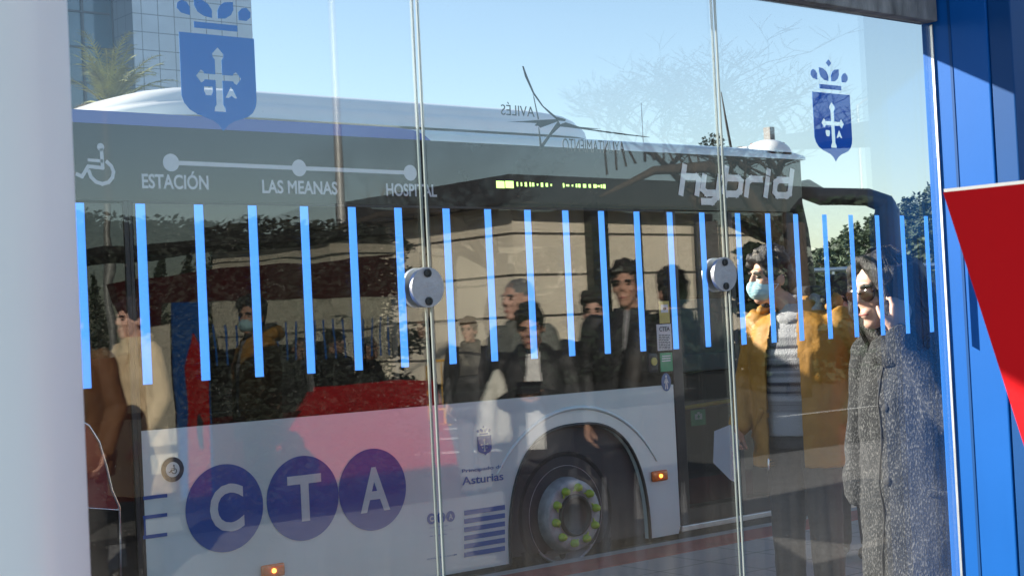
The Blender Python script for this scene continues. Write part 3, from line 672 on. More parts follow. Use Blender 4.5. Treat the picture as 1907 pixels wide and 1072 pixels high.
# writing and marks along the side
yd = Y0-.0035
def disc(px, py, r, m, y=yd, name='badge', parent=None):
    x, z = xz(px, py, YB); bm = bmesh.new(); plate(bm, ring_pts(x, z, r, r, 56), y, y+.0012); return bp(name, bm, m, parent=parent), x, z
for ch, px, py in (('C', 418.6, 945.2), ('T', 564.2, 926.7), ('A', 694, 910.6)):
    o, x, z = disc(px, py, .224, M['decal'], name='letter_badge'); hw = .098 if ch != 'T' else .105
    bp('lettering', text_bm(ch, x-hw+.01, z-.122, x+hw+.01, z+.122, yd-.0012, offset=.025), M['decalgrey'], parent=o)
for px, py in ((318, 303), (556.5, 313), (763.5, 322)): disc(px, py, .045, M['decalgrey'], name='stop_dot')
za, zc = xz(318, 303, YB)[1], xz(763, 322, YB)[1]
bm = bmesh.new(); xa, xb = xat(318, 303), xat(763, 322); plate(bm, [(xa, za-.011), (xb, zc-.011), (xb, zc+.011), (xa, za+.011)], yd+.0015, yd+.0025); bp('route_line', bm, M['decalgrey'])
for s, bl, tr in (('ESTACIÓN', (264, 351), (387, 331)), ('LAS MEANAS', (488, 360), (627, 341)), ('HOSPITAL', (719, 365), (812, 347))):
    x0, z0 = xz(*bl, YB); x1 = xat(*tr); zt_ = z0+.072*(1.28 if 'Ó' in s else 1)
    bp('stop_name', text_bm(s, x0, z0, x1, zt_, yd, offset=.022), M['decalgrey'])
# wheelchair sign
def strip(pts, wdt):
    bm = bmesh.new()
    for i, (a, b) in enumerate(zip(pts, pts[1:])):
        a, b = Vector(a), Vector(b); d = (b-a).normalized(); n = Vector((-d.y, d.x))*wdt/2; a2, b2 = a-d*wdt*.3, b+d*wdt*.3
        plate(bm, [tuple(a2-n), tuple(b2-n), tuple(b2+n), tuple(a2+n)], yd-i*.0003, yd+.0012-i*.0003)
    return bm
def wheelchair(cx, cz, h, parent=None, m=None, y=None):
    k = h/300
    f = lambda a, b: (cx+(a-680)*k*1.12, cz-(b-220)*k)
    for nm, pts, wd_ in (('sign_figure', [f(718, 120), f(722, 240), f(632, 232), f(592, 300), f(560, 285)], 24*k), ('sign_figure', [f(636, 190), f(720, 195)], 20*k),
                         ('sign_figure', [f(748+0, 198), f(775, 225), f(788, 262), f(780, 300), f(755, 332), f(715, 345), f(675, 332), f(645, 300), f(634, 262)], 24*k)):
        bp(nm, strip(pts, wd_), m or M['decalgrey'], parent=parent)
    x, z = f(714, 103); bm = bmesh.new(); plate(bm, ring_pts(x, z, 25*k, 25*k, 20), yd, yd+.0012); bp('sign_figure', bm, m or M['decalgrey'], parent=parent)
wx, wz = xz(178, 307, YB); wheelchair(wx, wz, .225)
bm = bmesh.new(); x, z = xz(112, 311, YB); plate(bm, [(x-.1, z-.03), (x+.02, z-.03), (x+.028, z-.02), (x+.028, z+.02), (x+.02, z+.03), (x-.1, z+.03)], yd, yd+.001); bp('side_mark', bm, M['decalgrey'])
o, x, z = disc(321, 873.5, .062, M['darkdecal'], name='access_badge')
bm = bmesh.new(); plate(bm, ring_pts(x, z, .038, .038, 30), yd-.0012, yd-.0002); bp('badge_face', bm, M['decalgrey'], parent=o)
ydk = yd; yd = yd-.002; wheelchair(x, z, .05, o, M['darkdecal']); yd = ydk
# hybrid: squarish italic letters drawn as strokes
hx0, hz0 = xz(1264, 362, YB); hx1, hz1 = xz(1481, 332, YB)
Lh = hx1-hx0; nst = 0
def stroke(pts, wdt=.046):
    pr = [(hx0+(a+b*.16)*.178, hz0+.012+b*.178*.62) for a, b in pts]
    bm = bmesh.new()
    global nst
    for a, b in zip(pr, pr[1:]):
        nst += 1; y = yd-(nst % 9)*.0003
        a, b = Vector(a), Vector(b); d = (b-a).normalized(); n = Vector((-d.y, d.x))*wdt/2; a2, b2 = a-d*wdt*.45, b+d*wdt*.45
        plate(bm, [tuple(a2-n), tuple(b2-n), tuple(b2+n), tuple(a2+n)], y, y+.001)
    return bm
k = Lh/.178/5.95
for nm, sts in (('h', [[(0.1, 0), (.1, 1.55)], [(.1, .98), (.72, .98), (.85, .8), (.85, 0)]]), ('y', [[(1.1, 1), (1.1, .25), (1.3, .02), (1.75, .02)], [(1.85, 1), (1.85, -.2), (1.65, -.5), (1.2, -.5)]]),
                ('b', [[(2.15, 1.55), (2.15, .15), (2.3, 0), (2.8, 0), (2.95, .2), (2.95, .8), (2.8, .98), (2.2, .98)]]), ('r', [[(3.3, 0), (3.3, .8), (3.45, .98), (3.95, .98)]]),
                ('i', [[(4.3, 0), (4.3, 1)], [(4.3, 1.42), (4.3, 1.5)]]), ('d', [[(5.55, 1.55), (5.55, .15), (5.4, 0), (4.9, 0), (4.75, .2), (4.75, .8), (4.9, .98), (5.5, .98)]])):
    for s_ in sts: bp('lettering', stroke([(a*k, b) for a, b in s_]), M['hybridgrey'])
# destination display
x0, z0 = xz(924, 345, YB)
for a, b in ((924, 939), (941, 956)):
    bm = bmesh.new(); xa, za = xz(a, 343.5, YB); xb = xat(b, 343.5); plate(bm, [(xa, za-.021), (xb, za-.021), (xb, za+.021), (xa, za+.021)], yd+.0013, yd+.0022); bp('display_block', bm, M['led'])
rr = random.Random(3)
for a, b in ((962, 1030), (1048, 1124)):
    px = a
    while px < b:
        wd_ = rr.choice((2.5, 4, 5.5)); xa, za = xz(px, 343+(px-962)*.025, YB); xb = xat(px+wd_, 345); h = rr.choice((.006, .011, .013)); bm = bmesh.new(); plate(bm, [(xa, za-h), (xb, za-h), (xb, za+h), (xa, za+h)], yd+.0013, yd+.0022); bp('display_dots', bm, M['led']); px += wd_+rr.choice((2, 3.5, 5))
# small marks low on the side
for i in range(6):
    y = 951+i*15.6; xa, za = xz(864, y+3.5, YB); xb = xat(940, y-4); bm = bmesh.new(); plate(bm, [(xa, za-.014), (xb, za-.014), (xb, za+.014), (xa, za+.014)], yd, yd+.001); bp('blue_bar', bm, M['decal'])
text_px('Principado de', (861, 882), (936, 864), yd, M['decal'], None, offset=.004); text_px('Asturias', (861, 903), (937, 878), yd, M['decal'], None, offset=.012)
x0, z0 = xz(888, 812, YB); emblem(None, x0, z0, xat(914, 810)-x0, yd, M['decal'])
for ch, px, py in (('C', 803, 965), ('T', 821, 963), ('A', 838.5, 960.5)):
    o, x, z = disc(px, py, .031, M['decal'], name='small_badge'); bp('lettering', text_bm(ch, x-.013, z-.016, x+.013, z+.016, yd-.001, offset=.02), M['decalgrey'], parent=o)
text_px('Consorcio', (800, 983), (834, 976), yd, M['decal'], None, offset=0); text_px('de Transportes', (800, 991), (846, 983), yd, M['decal'], None, offset=0); text_px('de Asturias', (800, 999), (832, 991.5), yd, M['decal'], None, offset=0)
text_px('CTASTUR.COM', (796, 1042), (850, 1030), yd, M['decal'], None, offset=.004)
for o in list(COL.objects):                                           # writing made by text_px / emblem above belongs to the bus
    if o.parent is None and o.name.split('.')[0] in ('lettering', 'coat_of_arms'): o.parent = bus; o.matrix_parent_inverse = BI
for y in (925, 961, 998):
    xa, za = xz(266, y+2, YB); xb = xat(311, y-3); bm = bmesh.new(); plate(bm, [(xa, za-.009), (xb, za-.009), (xb, za+.009), (xa, za+.009)], yd, yd+.001); bp('blue_bar', bm, M['decal'])
bm = bmesh.new(); xa, z0 = xz(267, 961, YB); _, z1 = xz(267, 998, YB); plate(bm, [(xa, z1), (xa+.01, z1), (xa+.01, z0), (xa, z0)], yd+.0012, yd+.002); bp('blue_bar', bm, M['decal'])
for px, py in ((506, 1061), (1226, 885)):
    x, z = xz(px, py, YB); bm = bmesh.new(); box(bm, x-.07, x+.07, Y0-.022, Y0-.001, z-.034, z+.034, .012); o = bp('side_marker', bm, M['amber'], True)
    bm = bmesh.new(); sph(bm, (x, Y0-.024, z), .012); bp('bulb', bm, M['amberlit'], True, o)
# stickers on the pillar by the door
def sticker(px0, py0, px1, py1, m, name='sticker', parent=None, y=None):
    y = yd if y is None else y
    x0, z0 = xz(px0, (py0+py1)/2, YB); x1 = xat(px1, (py0+py1)/2); h = (xz(px0, py0, YB)[1]-xz(px0, py1, YB)[1])/2
    bm = bmesh.new(); plate(bm, [(x0, z0-h), (x1, z0-h), (x1, z0+h), (x0, z0+h)], y, y+.0012); return bp(name, bm, m, parent=parent)
s = sticker(1227, 561, 1246, 602, M['stickerY']); sticker(1230, 567, 1243, 582, M['stickerW'], 'sticker_field', s, yd-.0015); bm = bmesh.new(); x, z = xz(1236.5, 574.5, YB); plate(bm, ring_pts(x, z, .016, .009, 12), yd-.0028, yd-.0018); bp('sticker_mark', bm, M['darkdecal'], parent=s)
s = sticker(1223, 604, 1250, 653, M['stickerW']); x0, z0 = xz(1227, 617, YB); bp('lettering', text_bm('CTEA', x0, z0, xat(1246, 609), z0+.030, yd-.0012, offset=.02), M['darkdecal'], parent=s)
rr = random.Random(5); bm = bmesh.new()
for i in range(9):
    y = 624+i*3.1; a = 1226
    while a < 1245:
        b = min(a+rr.uniform(2, 6), 1247); xa, za = xz(a, y, YB); xb = xat(b, y); plate(bm, [(xa, za-.0028), (xb, za-.0028), (xb, za+.0028), (xa, za+.0028)], yd-.0012, yd-.0004); a = b+1
bp('small_print', bm, M['darkdecal'], parent=s)
s = sticker(1229, 657, 1252, 692, M['stickerG']); bm = bmesh.new()
for y in (663, 667.5, 672): xa, za = xz(1232, y, YB); xb = xat(1248, y); plate(bm, [(xa, za-.004), (xb, za-.004), (xb, za+.004), (xa, za+.004)], yd-.0012, yd-.0004)
bp('small_print', bm, M['stickerW'], parent=s)
x, z = xz(1213.5, 675, YB); bm = bmesh.new(); box(bm, x-.045, x+.045, Y0-.02, Y0+.0015, z-.065, z+.065, .02); s = bp('door_button_box', bm, M['blackmatt'])
bm = bmesh.new(); cyl(bm, (x, Y0-.022, z+.008), .026, .01, n=28); bp('button', bm, M['stickerY'], parent=s)
x, z = xz(1240, 711, YB); bm = bmesh.new(); plate(bm, ring_pts(x, z, .044, .059, 40), yd, yd+.001); s = bp('pedestrian_badge', bm, M['stickerB'])
bm = bmesh.new(); plate(bm, ring_pts(x, z+.036, .008, .009, 16), yd-.0012, yd-.0004)
for a, b, c_, d_, wq in ((0, .025, 0, -.012, .018), (-.005, -.01, -.010, -.046, .008), (.005, -.01, .010, -.046, .008), (-.006, .02, -.018, -.006, .006), (.006, .02, .018, -.006, .006)):
    A_, B_ = Vector((x+a, z+b)), Vector((x+c_, z+d_)); n = Vector((-(B_-A_).y, (B_-A_).x)).normalized()*wq/2; plate(bm, [tuple(A_-n), tuple(B_-n), tuple(B_+n), tuple(A_+n)], yd-.0012, yd-.0004)
bp('walking_figure', bm, M['stickerW'], parent=s)
x, z = xz(1307, 777, YB); bm = bmesh.new(); box(bm, x-.07, x+.07, Y0+.031, Y0+.034, z-.052, z+.052); s = bp('first_aid_sign', bm, M['stickerG'])
bm = bmesh.new(); box(bm, x-.035, x+.035, Y0+.0285, Y0+.0305, z-.012, z+.025); box(bm, x-.014, x+.014, Y0+.0285, Y0+.0305, z+.027, z+.036); bp('sign_case', bm, M['stickerW'], parent=s)
bm = bmesh.new(); box(bm, x-.004, x+.004, Y0+.0265, Y0+.028, z-.006, z+.019); box(bm, x-.0125, x+.0125, Y0+.0262, Y0+.0264, z+.002, z+.011); bp('sign_cross', bm, M['stickerG'], parent=s)
# seats seen through the windows
for px, py in ((612, 738), (693, 735), (760, 722), (520, 745)):
    c = on_y(px, py, Y0+.32)
    bm = bmesh.new(); q = [(c.x+.115*math.copysign(abs(math.cos(t))**.6, math.cos(t)), c.y, c.z-.10+.20*math.sin(t)) for t in [math.pi*i/16 for i in range(17)]]
    limb(bm, q, [.011]*17, 8); s = bp('seat_handle', bm, M['chrome'], True)
    bm = bmesh.new(); loft(bm, [(c.z-.75, c.x, c.y+.02, .19, .05, .5), (c.z-.25, c.x, c.y+.02, .20, .05, .5), (c.z-.12, c.x, c.y, .16, .05, .6), (c.z-.0, c.x, c.y, .09, .04, .8), (c.z+.03, c.x, c.y, .03, .02, 1)]); bp('seat_back', bm, M['seatred'], True, s)

# ------------------------------------------------------------------ the next shelter along the platform (mirrored in the bus windows)
sh2 = thing('bus_shelter', 'farther red framed bus shelter with slanted red ends, seen mirrored in the dark bus windows', 'bus shelter', (7, YG, .05))
S2 = Matrix.Translation((7, YG, .05)).inverted()
def s2(name, bm, m, parent=None):
    o = obj(name, bm, m, None); o.parent = parent or sh2
    if parent is None: o.matrix_parent_inverse = S2
    return o
XA, XB = 5.42, 8.30
def slx(z): return (2.25-z)*.27                                         # the slant of its ends
bm = bmesh.new(); plate(bm, [(XA+slx(1.98), 1.98), (XB+slx(1.98), 1.98), (XB+slx(2.36), 2.36), (XA+slx(2.17), 2.17)], YG-.06, YG+.06); s2('fascia', bm, M['redshade'])
bm = bmesh.new(); plate(bm, [(XA+slx(.055), .055), (6.30, .055), (7.12, 1.02), (XA+slx(1.02), 1.02)], YG-.05, YG+.05); s2('base_panel', bm, M['redshade'])  # left part of the base, its shade painted in as a darker red
bm = bmesh.new(); plate(bm, [(6.305, .055), (XB+slx(.055), .055), (XB+slx(1.2), 1.2), (7.28, 1.2)], YG-.045, YG+.055); s2('base_panel', bm, M['redlit'])  # sunlit right part of the same base, painted brighter
bm = bmesh.new(); plate(bm, [(XA+slx(1.021), 1.021), (XA+.42, 1.021), (XA+.42, 1.979), (XA+slx(1.979), 1.979)], YG-.04, YG+.05); s2('end_panel', bm, M['redshade'])
bm = bmesh.new(); plate(bm, [(5.6, .3), (8.15, .3), (8.15, 1.60), (5.6, 1.56)], 1.50, 1.54); s2('inner_panel', bm, M['redshade'])
bm = bmesh.new(); plate(bm, [(5.93, .3), (6.22, .3), (6.22, 1.978), (5.93, 1.978)], YG+.052, YG+.09); s2('blue_panel', bm, M['bluewall'])
bm = bmesh.new(); plate(bm, [(5.98, .3), (6.18, .3), (6.20, 1.5), (6.08, 1.72), (6.01, 1.45)], YG+.092, YG+.11); s2('red_plate', bm, M['redplate'])
bm = bmesh.new(); plate(bm, [(5.68, .6), (5.91, .6), (5.91, 1.80), (5.66, 1.78)], YG+.052, YG+.07); s2('pale_panel', bm, M['cream'])
for x in (6.25, 7.25, 8.2):
    bm = bmesh.new(); box(bm, x-.012, x+.012, YG-.03, YG+.03, 1.021, 1.979); s2('post', bm, M['alu'])
pn = []
for a, b in ((6.27, 7.23), (7.27, 8.18)):
    bm = bmesh.new(); box(bm, a, b, YG-.005, YG+.005, 1.022, 1.978); p_ = s2('glass_pane', bm, M['glass']); pn.append(p_)
    for i in range(9):
        x = a+.06+i*.1; bm = bmesh.new(); plate(bm, [(x-.009, 1.45), (x+.009, 1.45), (x+.009, 1.80), (x-.009, 1.80)], YG+.0062, YG+.007); s2('stripe', bm, M['emblemdark'], p_)
emblem(pn[0], 6.56, 1.97, .20, YG+.0062, M['emblemdark'])
city_star(pn[1], lambda q: (7.42+(q[0]-180)*.00062, 1.975-(q[1]-275)*.00038), YG+.0062, M['inkfilm'])
bm = bmesh.new(); plate(bm, [(XA-.1, 2.38), (XB+.1, 2.56), (XB+.1, 2.62), (XA-.1, 2.44)], .6, 2.7); s2('canopy', bm, M['darkroof'])

# ------------------------------------------------------------------ people
def hand(bm, w_, d, n, curl=.6, k=1, thumb=1):
    """palm, four unequal bent fingers and a thumb from the side of the palm; d along the hand, n out of the palm"""
    w_, d, n = Vector(w_), Vector(d).normalized(), Vector(n).normalized(); n = (n-d*n.dot(d)).normalized(); s = d.cross(n)*thumb
    for o_ in (-.024, -.008, .008, .024): limb(bm, [w_+d*.008*k+s*o_*.7*k, w_+d*.088*k+s*o_*1.15*k], [.0155*k, .0125*k], 8)
    for o_, L in zip((-.031, -.0105, .010, .030), (.058, .072, .077, .068)):
        p0 = w_+d*.088*k+s*o_*k; a1, a2 = curl*.7, curl*1.6; d1 = d*math.cos(a1)+n*math.sin(a1); d2 = d*math.cos(a2)+n*math.sin(a2)
        p1 = p0+d1*L*.48*k; p2 = p1+d2*L*.55*k; limb(bm, [p0, p1, p2], [.0095*k, .0088*k, .0072*k], 8)
    t0 = w_+d*.028*k+s*.030*k; t1 = t0+(d*.6+s*.75+n*.25).normalized()*.04*k; t2 = t1+(d*.85+s*.2+n*.5).normalized()*.032*k
    limb(bm, [w_+d*.015*k+s*.012*k, t0, t1, t2], [.016*k, .0145*k, .0105*k, .0085*k], 8)

def person(label, pos, face, h, coat='jacket', top='darkjacket', inner=None, legs='darktrouser', skin='skin', hair='hair', hairstyle='short', group=None,
           head=(0, 0), L=None, Rr=None, handL=None, handR=None, mask=False, voxel=.010, hem=.78, wide=1.0, open_w=0, fold=.006, bow=0, hshift=0, glasses=False, cap=None, seed=1):
    """local axes: +Y is where the person looks, +X the right hand, z up; sizes for 1.75 m and scaled by h"""
    k = h/1.75
    root = thing('person', label, 'person', pos, math.atan2(-face[0], face[1]), group); root.scale = (k, k, k)
    def sub(name, bm, m, smooth=True, parent=None): return obj(name, bm, M[m] if isinstance(m, str) else m, parent or root, smooth)
    sx = .19*wide
    La = L or [(-sx, 0, 1.43), (-sx-.07, -.03, 1.14), (-sx-.04, .10, .90)]
    Ra = Rr or [(sx, 0, 1.43), (sx+.07, -.03, 1.14), (sx+.04, .10, .90)]
    H = Matrix.Translation((hshift, .0+bow*.10, 1.505-bow*.03)) @ Matrix.Rotation(head[0], 4, 'Z') @ Matrix.Rotation(-head[1], 4, 'X') @ Matrix.Translation((0, 0, -1.505))
    hp = lambda x, y, z: H @ Vector((x, y+.02, z+1.635))
    # body: one skin
    bm = bmesh.new()
    hb = bmesh.new()
    hc = (0, .02, 1.635)
    def hs(c, r): sph(hb, (c[0], c[1]+.02, c[2]+1.635), r)
    hs((0, -.012, .030), (.074, .093, .086)); hs((0, .018, -.025), (.060, .072, .088)); hs((0, .030, -.060), (.050, .055, .055)); hs((0, .058, -.098), (.030, .030, .022))
    hs((0, .072, .030), (.050, .020, .014)); hs((-.034, .058, -.022), (.024, .026, .024)); hs((.034, .058, -.022), (.024, .026, .024))
    hs((0, .083, -.060), (.022, .012, .009)); hs((0, .084, -.072), (.019, .012, .008))
    hs((-.075, -.012, -.012), (.010, .021, .031)); hs((.075, -.012, -.012), (.010, .021, .031))
    limb(hb, [(0, .104, 1.655), (0, .116, 1.628), (0, .118, 1.615)], [.009, .012, .013], 10)
    limb(hb, [(-.011, .108, 1.612), (.011, .108, 1.612)], [.010, .010], 8)
    bmesh.ops.transform(hb, matrix=H, verts=hb.verts)
    tm = bpy.data.meshes.new('t'); hb.to_mesh(tm); hb.free(); bm.from_mesh(tm); bpy.data.meshes.remove(tm)
    limb(bm, [(0, -.01, 1.38), (hshift*.35, -.005+bow*.03, 1.47), H @ Vector((0, .0, 1.56))], [.062, .055, .054])
    loft(bm, [(.86, 0, 0, .15, .10, .8), (.98, 0, 0, .155, .105, .8), (1.12, 0, 0, .135, .09, .8), (1.28, 0, 0, .155, .105, .8), (1.40, 0, -.005, .165, .09, .8), (1.46, 0, -.005, .09, .06, 1)])
    for A in (La, Ra): limb(bm, A, [.05, .042, .027])
    for s_ in (-1, 1): limb(bm, [(s_*.085, 0, .92), (s_*.09, .01, .50), (s_*.095, -.01, .09)], [.080, .055, .038]); sph(bm, (s_*.10, .06, .045), (.042, .11, .035))
    for A, hd, th in ((La, handL, 1), (Ra, handR, -1)):
        if hd is not False:
            A2 = [Vector(q) for q in A]; d = (A2[-1]-A2[-2]).normalized(); n = Vector((-th*-1 if False else th, .15, 0))
            dd, nn, cu = hd[:3] if hd else (d, n, .6)
            hand(bm, A2[-1], dd, nn, cu, 1.0, th if hd is None else (hd[3] if len(hd) > 3 else th))
    sub('body', remeshed(bm, voxel*.75, 2), skin)
    for s_ in (-1, 1):
        e = bmesh.new(); sph(e, hp(s_*.030, .0775, .004), (.0135, .008, .007), 10, 6); sub('eye', e, 'eye')
        e = bmesh.new(); limb(e, [hp(s_*.014, .092, .022), hp(s_*.032, .092, .027), hp(s_*.05, .078, .022)], [.005, .006, .004], 6); sub('eyebrow', e, hair if hair != 'hairgrey' else 'hairgrey')
    if not mask:
        e = bmesh.new(); sph(e, hp(0, .088, -.066), (.021, .009, .007), 12, 6); sub('lips', e, 'lip')
    # hair
    hb = bmesh.new(); rnd = random.Random(seed)
    if hairstyle in ('short', 'curly', 'long'):
        sph(hb, hp(0, -.022, .043), (.083, .098, .086)); sph(hb, hp(0, -.055, -.015), (.074, .06, .07))
        for s_ in (-1, 1): sph(hb, hp(s_*.064, .008, .030), (.020, .038, .042))
        if hairstyle != 'long':
            for i in range(46 if hairstyle == 'curly' else 30):
                t, f_ = rnd.uniform(-2.6, 2.6), rnd.uniform(.15, 1.5)
                c = Vector((math.sin(t)*math.cos(f_)*.086, -.018-math.cos(t)*math.cos(f_)*.098 if abs(t) < 1.9 else .06*math.cos(f_), .045+math.sin(f_)*.088))
                q = hp(*c); r = rnd.uniform(.014, .024)*(1.25 if hairstyle == 'curly' else 1); sph(hb, q, r, 8, 6)
            for i in range(9): sph(hb, hp(-.052+i*.013, .062+rnd.uniform(-.006, .012), .088+rnd.uniform(-.012, .008)), rnd.uniform(.016, .024), 8, 6)
        else:
            for i in range(26):
                t = -2.35+4.7*i/25; a = hp(math.sin(t)*.094, -.025-math.cos(t)*.105, .06); b = hp(math.sin(t)*.118, -.03-math.cos(t)*.115, -.06); c = Vector((math.sin(t)*.140, -.02-math.cos(t)*.115, 1.44-rnd.uniform(0, .06)))
                d_ = c+Vector((math.sin(t)*.02, -.01, -.07-rnd.uniform(0, .05))); limb(hb, [a, b, c, d_], [.022, .026, .026, .010], 8)
            for s_ in (-1, 1): limb(hb, [hp(s_*.005, .062, .108), hp(s_*.045, .062, .075), hp(s_*.074, .045, .01), hp(s_*.082, .035, -.07)], [.018, .024, .022, .016], 8)
    elif hairstyle == 'cropped':
        sph(hb, hp(0, -.02, .040), (.079, .096, .082)); sph(hb, hp(0, -.055, -.01), (.070, .055, .06))
    elif hairstyle == 'cap':
        sph(hb, hp(0, -.015, .055), (.084, .102, .068)); sph(hb, hp(0, .085, .050), (.060, .055, .010))
    elif hairstyle == 'afro':
        sph(hb, hp(0, -.03, .05), (.115, .115, .11)); sph(hb, hp(0, -.06, -.03), (.10, .07, .09))
        for i in range(60):
            t, f_ = rnd.uniform(0, 6.28), rnd.uniform(-.5, 1.5); sph(hb, hp(math.sin(t)*math.cos(f_)*.115, -.035-abs(math.cos(t))*math.cos(f_)*.11 if math.cos(t) > -.2 else .03, .05+math.sin(f_)*.11), rnd.uniform(.02, .034), 8, 6)
    hv = min(voxel, .007)
    hm = remeshed(hb, hv, 2, .006 if hairstyle != 'cap' else 0, 60 if hairstyle != 'long' else 34, .5 if hairstyle != 'long' else .12, seed=seed)
    if hairstyle == 'long':                                              # loose locks lying over the mass of hair
        for i in range(120):
            t = rnd.uniform(-2.4, 2.4); g_ = rnd.uniform(.98, 1.10)
            a = hp(math.sin(t)*.03, -.02-math.cos(t)*.04, .135); b = hp(math.sin(t)*.100*g_, -.027-math.cos(t)*.115*g_, .05); c = hp(math.sin(t)*.134*g_, -.033-math.cos(t)*.128*g_, -.06)
            d_ = Vector((math.sin(t+rnd.uniform(-.08, .08))*.152*g_, -.02-math.cos(t)*.128*g_, 1.43-rnd.uniform(0, .09))); limb(hm, [a, b, c, d_], [.003, .0045, .004, .0015], 4, False)
    sub('hair' if hairstyle != 'cap' else 'cap', hm, hair)
    if mask:
        hb = bmesh.new(); sph(hb, hp(0, .050, -.055), (.064, .068, .052), 24, 16); sph(hb, hp(0, .098, -.045), (.026, .028, .034), 16, 10)
        m2 = remeshed(hb, .005, 3, 0, cut=lambda c, f=H.inverted(): ((f @ c).y-.02) < .018+.35*abs((f @ c).z-1.58))
        bmesh.ops.solidify(m2, geom=m2.faces[:], thickness=.003); mk = sub('face_mask', m2, 'mask')
        for s_ in (-1, 1):
            for dz_ in (-.030, -.082):
                e = bmesh.new(); limb(e, [hp(s_*.060, .035, dz_), hp(s_*.076, .0, -.03), hp(s_*.080, -.022, .005)], [.0022]*3, 6); sub('ear_loop', e, 'whiteshirt', parent=mk)
    if glasses:
        e = bmesh.new()
        for s_ in (-1, 1):
            sph(e, hp(s_*.035, .089, -.002), (.031, .008, .023), 16, 10); limb(e, [hp(s_*.062, .085, .010), hp(s_*.079, -.01, .006)], [.0045, .004], 6)
        limb(e, [hp(-.012, .099, .004), hp(.012, .099, .004)], [.004, .004], 6); sub('sunglasses', e, 'sunglass')
    # trousers and shoes
    bm = bmesh.new()
    for s_ in (-1, 1): limb(bm, [(s_*.085, -.005, .95), (s_*.093, .008, .50), (s_*.098, -.008, .10)], [.102, .080, .066])
    loft(bm, [(.84, 0, 0, .172, .118, .8), (1.02, 0, 0, .170, .116, .8)]); sub('trousers', remeshed(bm, voxel, 3, fold, 13, .6, seed=seed), legs)
    bm = bmesh.new()
    for s_ in (-1, 1): sph(bm, (s_*.10, .062, .05), (.050, .135, .052)); sph(bm, (s_*.10, -.03, .07), (.046, .06, .06))
    sub('shoes', remeshed(bm, voxel, 1), 'shoe')
    # inner layer
    if inner:
        bm = bmesh.new(); loft(bm, [(.90, 0, .005, .172, .125, .85), (1.1, 0, .012, .172, .130, .85), (1.28, 0, .008, .175, .130, .85), (1.40, 0, 0, .170, .105, .85), (1.465, 0, 0, .10, .075, 1), (1.50, 0, .0, .075, .066, 1)])
        sub('shirt', remeshed(bm, voxel, 3, fold*.5, 10, .5, seed=seed+3), inner)
    # coat or jacket
    wd_ = wide
    bm = bmesh.new()
    if coat == 'jacket':
        loft(bm, [(hem, 0, 0, .215*wd_, .165, .8), (hem+.1, 0, .0, .212*wd_, .162, .8), (1.10, 0, .008, .205*wd_, .158, .8), (1.28, 0, .006, .215*wd_, .158, .8), (1.40, 0, -.004, .205*wd_, .132, .85), (1.475, 0, -.01, .115, .098, 1), (1.515, 0, -.012, .088, .085, 1)])
    else:
        loft(bm, [(hem, 0, .0, .255*wd_, .20, .8), (.75, 0, 0, .235*wd_, .185, .8), (1.05, 0, .005, .215*wd_, .168, .8), (1.28, 0, .005, .222*wd_, .165, .8), (1.40, 0, -.003, .210*wd_, .138, .85), (1.475, 0, -.01, .12, .10, 1), (1.53, 0, -.012, .10, .095, 1)])
    for A in (La, Ra):
        A = [Vector(q) for q in A]; w2 = A[-2].lerp(A[-1], .96); limb(bm, [A[0]+Vector((0, 0, -.005)), A[-2], w2], [.082, .068, .050])
    cut = None
    if open_w:
        def cut(c): return .02 < c.y < .20 and abs(c.x-.01) < open_w*(.55+.45*min(1, max(0, (1.52-c.z)/.3))) and c.z < 1.53
    cm = remeshed(bm, voxel, 4, fold*1.5, 11, .75, cut, .012 if open_w else 0, seed=seed)
    sub('coat' if coat == 'coat' else 'jacket', cm, top)
    # collar
    if not open_w:
        bm = bmesh.new(); limb(bm, [Vector((.088*math.sin(t), -.01+.085*math.cos(t), 1.505+.025*math.cos(t+3.14))) for t in [-2.9+5.8*i/16+math.pi for i in range(17)]], [.022]*17, 8); sub('collar', remeshed(bm, min(voxel, .008), 1), top)
    return root, hp, sub

def facing(px, alpha):
    """direction of a look: alpha degrees to the left of the line towards the camera, as seen at photo column px"""
    a = YAW+math.atan((px-953.5)/FPX); v = Vector((-math.sin(a), -math.cos(a))); l = Vector((-math.cos(a), math.sin(a)))
    return v*math.cos(R(alpha))+l*math.sin(R(alpha))
def ground_z(y):
    for (a, za), (b, zb_) in zip(prof_, prof_[1:]):
        if a <= y <= b: return za+(zb_-za)*(y-a)/(b-a)
    return prof_[0][1] if y < prof_[0][0] else .27
prof_ = [(-6.5, .05), (2.7, .05), (5.6, .26), (6.33, .27)]

# the man in the mustard jacket, between the glass and the bus
ph = deep(1417, 458, 7.0); gz = ground_z(ph.y); hh = ph.z-gz-.02
pm = deep(1490, 700, 7.05)
man, hp, sub = person('man in mustard jacket and pale blue face mask standing before the bus door', (pm.x, pm.y, gz), facing(1490, 26), hh, 'jacket', 'mustard', 'fairisle', 'darktrouser', 'skin', 'hair', 'curly',
    head=(R(-36), 0), L=[(-.2, -.01, 1.42), (-.315, -.10, 1.17), (-.225, .03, .97)], Rr=[(.2, -.01, 1.42), (.27, -.02, 1.16), (.25, .14, .94)],
    handR=((-.05, .75, -.5), (-.9, .2, .1), .7), handL=False, mask=True, voxel=.0075, hem=.76, wide=1.12, open_w=.085, fold=.0065, bow=.35, hshift=.085, seed=4)
